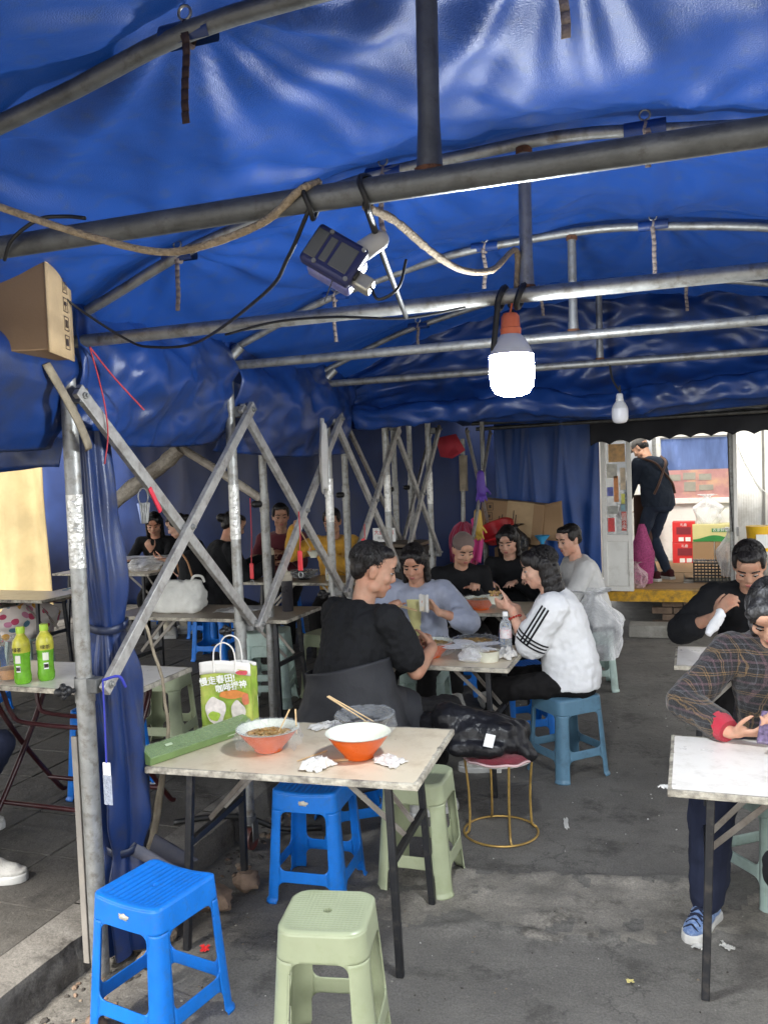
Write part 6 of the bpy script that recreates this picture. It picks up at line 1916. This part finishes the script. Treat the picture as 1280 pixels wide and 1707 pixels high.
MB().lathe([(.0336, .085), (.0336, .135)], n=28, close=False).build('label_wrap', pm('white_bottle_label', (.75, .72, .72), rough=.4, var=.1, scale=30, dirt=(.6, .05, .08), dscale=25, damt=.4), t)
MB().lathe([(.0155, .205), (.0155, .228), (.014, .23), (0, .23)], n=24).build('cap', M['white_ink'], t)
t = thing('small_bowl', 'small white bowl heaped with food in the girl\'s hands', 'bowl', (-1.07, 4.86, .95))
MB().lathe([(0, 0), (.022, 0), (.025, .01), (.05, .048), (.053, .05), (.048, .05), (.02, .014), (0, .012)], n=28).build('bowl', M['ivory'], t)
b = MB(); random.seed(4)
for k in range(24): b.sph((random.uniform(-.025, .025), random.uniform(-.025, .025), .05 + random.uniform(-.005, .022)), (.012, .008, .007), Matrix.Rotation(random.uniform(0, 3), 3, 'Z'), 8, 6)
b.build('food', M['food'], t, kind='stuff')
sticks('pair of chopsticks in the hoodie diner\'s hand', (-1.73, 4.98, .915), (-1.53, 4.83, .905), (0, .012, .01))
t = thing('napkin', 'folded white napkin in the hoodie diner\'s hand', 'tissue', (-1.53, 5.0, .93))
MB().grid(lambda u, v: V((lerp(-.035, .025, u), .015 * math.sin(u * 6), lerp(-.06, .045, v) + .01 * N3(u * 5, v * 5))), 8, 8).build('paper', M['tissue'], t, solid=.004, ang=0)
bowl('orange_bowl', 'orange bowl in plastic film on the far table', (-1.45, 6.12, TZ), .125, .085, M['orange'], M['ivory'], M['broth'], True, fill=.8, seed=8.2)
# hanging white bag / jacket
blob_bag('white_bag', 'bulging white carrier bag hung behind the diner in the pale top', (-.70, 6.5, .30), (.40, .34, .50), M['bagfilm'], seed=9.3, crease=.35)
# phone
ph = thing('phone', 'phone in a patterned case held by the plaid-coated woman', 'phone', (.245, 3.285, .785))
ph.rotation_euler = (R(-58), 0, R(-12))
MB().box((0, 0, 0), (.075, .012, .15)).build('case', pm('patterned_case', (.16, .12, .2), rough=.4, var=.7, scale=60), ph, bev=.005)
MB().box((0, .0065, 0), (.068, .001, .142)).build('screen', pm('phone_screen', (.1, .12, .16), rough=.1), ph)
# black jacket over the wire stool
jk_ = thing('black_jacket', 'glossy black padded jacket folded over the wire stool', 'jacket', (-.95, 3.96, 0))
b = MB()
for p0, p1, r0, r1 in (((-.16, -.02, .54), (.15, .02, .48), .085, .06), ((-.14, .06, .51), (.15, .08, .48), .08, .06), ((-.1, -.05, .49), (.12, -.03, .5), .075, .05), ((-.16, -.06, .46), (.14, -.05, .45), .06, .045), ((.17, .0, .45), (.215, -.01, .40), .05, .04), ((-.2, .0, .49), (-.28, .02, .5), .07, .06), ((.1, -.1, .44), (-.1, -.11, .44), .035, .045)):
    b.cap(p0, p1, r0, r1)
organic(b, 'shell', fab('glossy_black_nylon', (.012, .012, .014), rough=.34, bscale=26, bump=.7), jk_, .009, 6, .03, .004)
MB().box((.06, -.13, .49), (.045, .002, .06), Matrix.Rotation(R(-35), 3, 'X') @ Matrix.Rotation(R(8), 3, 'Y')).build('white_label', M['white_ink'], jk_, smooth=False)
# shoulder bag at the right edge
t = thing('black_bag', 'rounded black bag at the right edge before the white table', 'bag', (.31, 2.74, .5))
b = MB(); b.cap((0, 0, .0), (.0, 0, .16), .10, .08); b.cap((-.06, 0, .02), (.06, 0, .02), .08, .08)
organic(b, 'pouch', M['c_black'], t, .01, 4, .02, .008)
MB().tube(curve_pts([(-.07, 0, .2), (-.06, .05, .23), (.06, .05, .23), (.07, 0, .2)], 5), .008, 6).build('strap', M['c_black'], t)

# pavement tables
M['tea'] = pm('green_tea_label', (.16, .42, .03), rough=.25, var=.35, scale=20)
M['tealabel'] = pm('tea_label_yellow', (.55, .52, .06), rough=.3, var=.45, scale=25)
for k, (x, y, lb) in enumerate(((-2.925, 3.185, 'left'), (-2.858, 3.262, 'right'))):
    t = thing('tea_bottle', lb + '-hand green tea bottle with lime cap on the white pavement table', 'bottle', (x, y, .8212), R(40 + 30 * k), 'green tea bottles')
    s = 1.17
    P_ = [(0, .004), (.026, 0), (.032, .008), (.0335, .03), (.031, .045), (.0305, .1), (.0335, .125), (.034, .15), (.030, .172), (.018, .19), (.0145, .197), (.0145, .207)]
    MB().lathe([(r * s, z * s) for r, z in P_[:7]], n=28).build('lower_body', M['tea'], t, ang=60)
    MB().lathe([(r * s, z * s) for r, z in P_[6:]], n=28, close=False).build('shoulder', M['tealabel'], t, ang=60)
    MB().lathe([(r * s, z * s) for r, z in ((.017, .2), (.017, .222), (.0155, .225), (0, .225))], n=28).build('cap', pm('lime_cap', (.38, .6, .04), rough=.35) if k == 0 else MATS['lime_cap'], t)
    for q, (z0, z1, a0, a1, m_) in enumerate(((.085, .118, -2.4, -1.7, M['ivory']), (.05, .075, -2.3, -1.75, M['white_ink']))):
        b = MB(); b.grid(lambda u, v: V((math.cos(lerp(a0, a1, u)) * .0316 * s * 1.02, math.sin(lerp(a0, a1, u)) * .0316 * s * 1.02, lerp(z0, z1, v) * s)), 8, 3)
        b.build('label_panel', m_, t)
    b = MB()
    for q in range(9):
        a = lerp(-2.25, -1.8, q / 8); b.box((math.cos(a) * .0326 * s, math.sin(a) * .0326 * s, .0625 * s), (.0015, .0015, .018))
    b.build('barcode', M['ink'], t, kind='stuff')
    text('绿茶', .022, M['ink'], t, (math.cos(-2.05) * .0352 * s, math.sin(-2.05) * .0352 * s, .137 * s), (R(90), 0, -2.05 + PI / 2))
blob_bag('clear_food_bag', 'clear knotted bag of food beside the green tea bottles', (-3.06, 3.25, .8212), (.16, .14, .2), M['film'], seed=11.2, crease=.4)
t = thing('food_tub', 'red and orange takeaway food inside the clear knotted bag', 'food', (-3.06, 3.25, .8212))
MB().lathe([(0, .004), (.05, .004), (.06, .05), (0, .058)], n=20).build('tub', pm('takeaway_orange', (.6, .3, .12), rough=.4, var=.5, scale=30), t)
def sauce(label, loc):
    t = thing('sauce_bottle', label, 'bottle', loc, 0, 'squeezy sauce bottles')
    MB().lathe([(0, 0), (.036, 0), (.038, .004), (.038, .205)], n=28).build('body', pm('dark_sauce', (.03, .028, .034), rough=.3, var=.2) if 'dark_sauce' not in MATS else MATS['dark_sauce'], t)
    MB().lathe([(.038, .2052), (.0385, .235), (.036, .24), (.03, .243), (.03, .262), (.014, .266), (.009, .275), (.003, .305), (0, .305)], n=28).build('nozzle_cap', pm('cream_cap', (.5, .45, .35), rough=.5) if 'cream_cap' not in MATS else MATS['cream_cap'], t)
sauce('dark sauce squeeze bottle standing on the brown seasoning table', (-2.555, 5.22, .8212))
sauce('dark sauce squeeze bottle on the table of the yellow-fleeced diner', (-3.5, 6.85, .8212))
wb = thing('white_handbag', 'slouchy off-white cloth bag on the brown seasoning table', 'handbag', (-3.34, 5.12, .8212), R(4))
b = MB(); b.loft([ring(V((.01 * q, 0, z)), V((1, 0, 0)), V((0, 1, 0)), w_, d_, 24, 3.4) for q, (z, w_, d_) in enumerate(((.0, .175, .09), (.03, .19, .1), (.12, .19, .09), (.18, .17, .06), (.215, .15, .035)))])
organic(b, 'pouch', fab('off_white_cloth', (.62, .62, .58), rough=.7), wb, .009, 4, .03, .014)
MB().tube(curve_pts([(.12, -.02, .2), (.15, -.03, .245), (.19, 0, .24), (.2, .02, .2)], 5), .009, 8).build('handle', MATS['off_white_cloth'], wb)
t = thing('plastic_tray', 'grey paper menus spread on the brown seasoning table', 'papers', (-2.95, 5.2, .8215), R(10))
for k in range(3): MB().grid(lambda u, v, k=k: V((lerp(-.12, .12, u) + .05 * k, lerp(-.09, .09, v) + .02 * k, .004 * k + .012 * max(0, N3(u * 3 + k, v * 3)))), 12, 10).build('sheet', pm('grey_sheet', (.42, .42, .42), rough=.35, var=.2) if k == 0 else MATS['grey_sheet'], t, solid=.001, ang=0)
bowl('black_bowl', 'black bowl in front of the yellow-fleeced diner', (-3.15, 6.78, .8212), .12, .07, M['blackbowl'], M['blackbowl'], M['food'], True, fill=.7, seed=12.1)
t = thing('glass_jar', 'clear glass jar on the table of the yellow-fleeced diner', 'jar', (-2.88, 6.72, .8212))
MB().lathe([(0, 0), (.04, 0), (.042, .01), (.042, .1), (.036, .11), (.036, .12)], n=24).build('jar', M['clearpet'], t)
MB().lathe([(0, .004), (.037, .006), (.037, .05), (0, .052)], n=20).build('contents', pm('pale_oil', (.45, .38, .12), rough=.2), t)
t = thing('rice_bowl', 'small patterned bowl in the hand of the yellow-fleeced diner', 'bowl', (-3.09, 6.86, 1.0))
MB().lathe([(0, 0), (.028, 0), (.03, .01), (.056, .055), (.059, .057), (.053, .056), (.024, .014), (0, .012)], n=28).build('bowl', M['ivory'], t)
sticks('pair of chopsticks raised by the yellow-fleeced diner', (-3.28, 6.9, 1.31), (-3.1, 6.83, 1.08), (.0, .015, .01))
blob_bag('clear_food_bag', 'clear bag of food on the left table between two dark-clothed diners', (-5.15, 7.35, .8212), (.3, .2, .13), M['bagfilm'], seed=13.3, crease=.5, pinch=.3)
flor = pm('floral_cloth', (.66, .58, .52), rough=.8, var=.1)
def floral(m):
    n, l = m.node_tree.nodes, m.node_tree.links
    p = n['Principled BSDF']; tc = n.new('ShaderNodeTexCoord'); vo = n.new('ShaderNodeTexVoronoi'); vo.inputs['Scale'].default_value = 13
    l.new(tc.outputs['Object'], vo.inputs['Vector'])
    r = n.new('ShaderNodeValToRGB'); r.color_ramp.interpolation = 'CONSTANT'
    cols = [(.45, .06, .12), (.6, .32, .05), (.1, .22, .3), (.5, .2, .3), (.66, .6, .55), (.66, .6, .55)]
    while len(r.color_ramp.elements) < 6: r.color_ramp.elements.new(.5)
    for k, e in enumerate(r.color_ramp.elements): e.position = k / 6; e.color = (*cols[k], 1)
    sp = n.new('ShaderNodeSeparateColor'); l.new(vo.outputs['Color'], sp.inputs[0]); l.new(sp.outputs[0], r.inputs[0])
    lt = n.new('ShaderNodeMath'); lt.operation = 'LESS_THAN'; lt.inputs[1].default_value = .42; l.new(vo.outputs['Distance'], lt.inputs[0])
    mx = n.new('ShaderNodeMix'); mx.data_type = 'RGBA'; l.new(lt.outputs[0], mx.inputs[0]); mx.inputs[6].default_value = (.66, .6, .55, 1); l.new(r.outputs[0], mx.inputs[7])
    l.new(mx.outputs[2], p.inputs['Base Color'])
floral(flor)
blob_bag('floral_bag', 'floral cloth bag under the far left table', (-5.2, 5.75, .48), (.62, .36, .3), flor, seed=14.2, crease=.25, pinch=.3)
t = thing('bag_stool', 'low stool holding up the floral bag', 'stool', (-5.2, 5.75, PZ))
MB().box((0, 0, .345), (.3, .3, .025)).build('seat', M['st_pale'], t, bev=.006)
for sx in (-1, 1):
    for sy in (-1, 1): MB().bar((sx * .14, sy * .14, 0), (sx * .11, sy * .11, .335), .03, .03, up=(1, 0, 0)).build('leg', M['st_pale'], t, bev=.004)
# ------------------------------------------------------------------ litter, stones, hose by the kerb
M['stone'] = pm('dusty_stone', (.2, .16, .12), rough=.95, var=.35, scale=15, bump=.6, bscale=60)
M['paperbit'] = pm('trodden_paper', (.6, .59, .55), rough=.95, var=.15)
def stone(label, loc, r, seed, mat=None):
    b = MB()
    def f(u, v):
        a = 2 * PI * u; c = PI * v
        d = V((math.sin(c) * math.cos(a), math.sin(c) * math.sin(a), math.cos(c)))
        q = 1 + .4 * noise.noise(d * 1.6 + V((seed, 0, 0))) + .12 * noise.noise(d * 4 + V((seed, 3, 0)))
        return V((d.x * r[0] * q, d.y * r[1] * q, d.z * r[2] * q))
    b.grid(f, 16, 10, wrapu=True)
    o = b.build('stone', mat or M['stone'], ang=35); o.location = loc; tag(o, label, 'stone', 'stones by the kerb'); return o
stone('reddish stone behind the front left stool, by the table leg', (-1.86, 2.98, .045), (.09, .06, .05), 1.2, M['brick'])
stone('brown stone beside the rear left leg of the front table', (-1.80, 3.17, .035), (.06, .05, .045), 2.4, M['brick'])
stone('broken kerb lump behind the blue front stool', (-1.95, 2.75, .035), (.08, .06, .05), 3.1)
stone('small pale stone at the foot of the tied curtain', (-1.88, 2.56, .02), (.03, .035, .025), 4.7)
stone('red brick fragment under the blue front stool', (-1.83, 2.22, .015), (.035, .03, .022), 5.9, M['brick'])
stone('flat grey chip beside the kerb under the tied curtain', (-2.0, 2.65, .02), (.06, .04, .025), 7.1)
cable('black hose curving over the kerb behind the front table leg', [(-2.3, 3.4, .14), (-2.15, 3.52, .135), (-2.03, 3.62, .1), (-1.9, 3.7, .03), (-1.72, 3.78, .02)], .014, M['black_rubber'], 'hose', 'hose')
def scrap(label, loc, d, seed, mat=None):
    b = MB()
    b.grid(lambda u, v: V(((u - .5) * d[0] * (1 + .6 * N3(u * 3 + seed, v * 3)), (v - .5) * d[1] * (1 + .6 * N3(v * 3, u * 3 + seed)), .004 + .012 * abs(N3(u * 4 + seed, v * 4, 2)))), 8, 8)
    o = b.build('litter_scrap', mat or M['paperbit'], ang=0); o.location = loc; o.rotation_euler.z = seed
    o['kind'] = 'thing'
    return tag(o, label, 'litter')
scrap('thin white straw wrapper on the concrete in the aisle', (-.6, 4.145, .003), (.02, .12), .2)
scrap('trodden white paper scrap in front of the blue trainer', (-.005, 3.197, .005), (.06, .035), 1.1)
scrap('smaller paper scrap by the white table leg', (.085, 3.214, .005), (.05, .03), 2.5)
scrap('crumb of yellow food on the bare concrete in the foreground', (-.225, 2.91, .004), (.022, .018), 3.3, pm('yellow_crumb', (.6, .52, .2), rough=.8))
scrap('pale tissue ball on the pavement by the tied curtain', (-2.72, 3.86, PZ + .003), (.06, .05), 4.4)
scrap('red sweet wrapper beneath the blue front stool', (-1.72, 2.70, .004), (.045, .03), 5.2, M['red_card'])
scrap('white tissue stuck at the left corner of the white table', (-.097, 2.87, .690), (.035, .03), 6.0, M['tissue'])

# loose rubble in the gutter along the kerb, grit over the concrete
def pebbles(name, label, cat, n, area, size, mats, seed):
    rnd = random.Random(seed)
    b = MB()
    for k in range(n):
        x, y = area(rnd)
        r = size * rnd.uniform(.35, 1.0) ** 2
        z = ground_z(x, y) + r * .25
        rot = Matrix.Rotation(rnd.uniform(0, 3), 3, 'Z') @ Matrix.Rotation(rnd.uniform(0, 1), 3, 'X')
        b.sph((x, y, z), (r, r * rnd.uniform(.5, .9), r * rnd.uniform(.3, .7)), rot, 6, 4, mi=rnd.randrange(len(mats)))
    o = b.build(name, mats, ang=0, smooth=False, kind='stuff')
    return tag(o, label, cat)
dk_ = pm('dark_grit', (.05, .045, .04), rough=.95)
pebbles('rubble', 'loose rubble and dirt lying in the gutter along the kerb', 'rubble', 260, lambda r: (-2.06 + abs(r.gauss(0, .09)), r.uniform(1.9, 4.2)), .022, [M['stone'], dk_, dk_, M['brick']], 3)
pebbles('grit', 'fine grit and crumbs scattered over the concrete aisle', 'grit', 900, lambda r: (r.uniform(-1.9, 1.3), r.uniform(1.9, 6.5)), .006, [M['stone'], dk_, M['paperbit'], M['concrete']], 5)
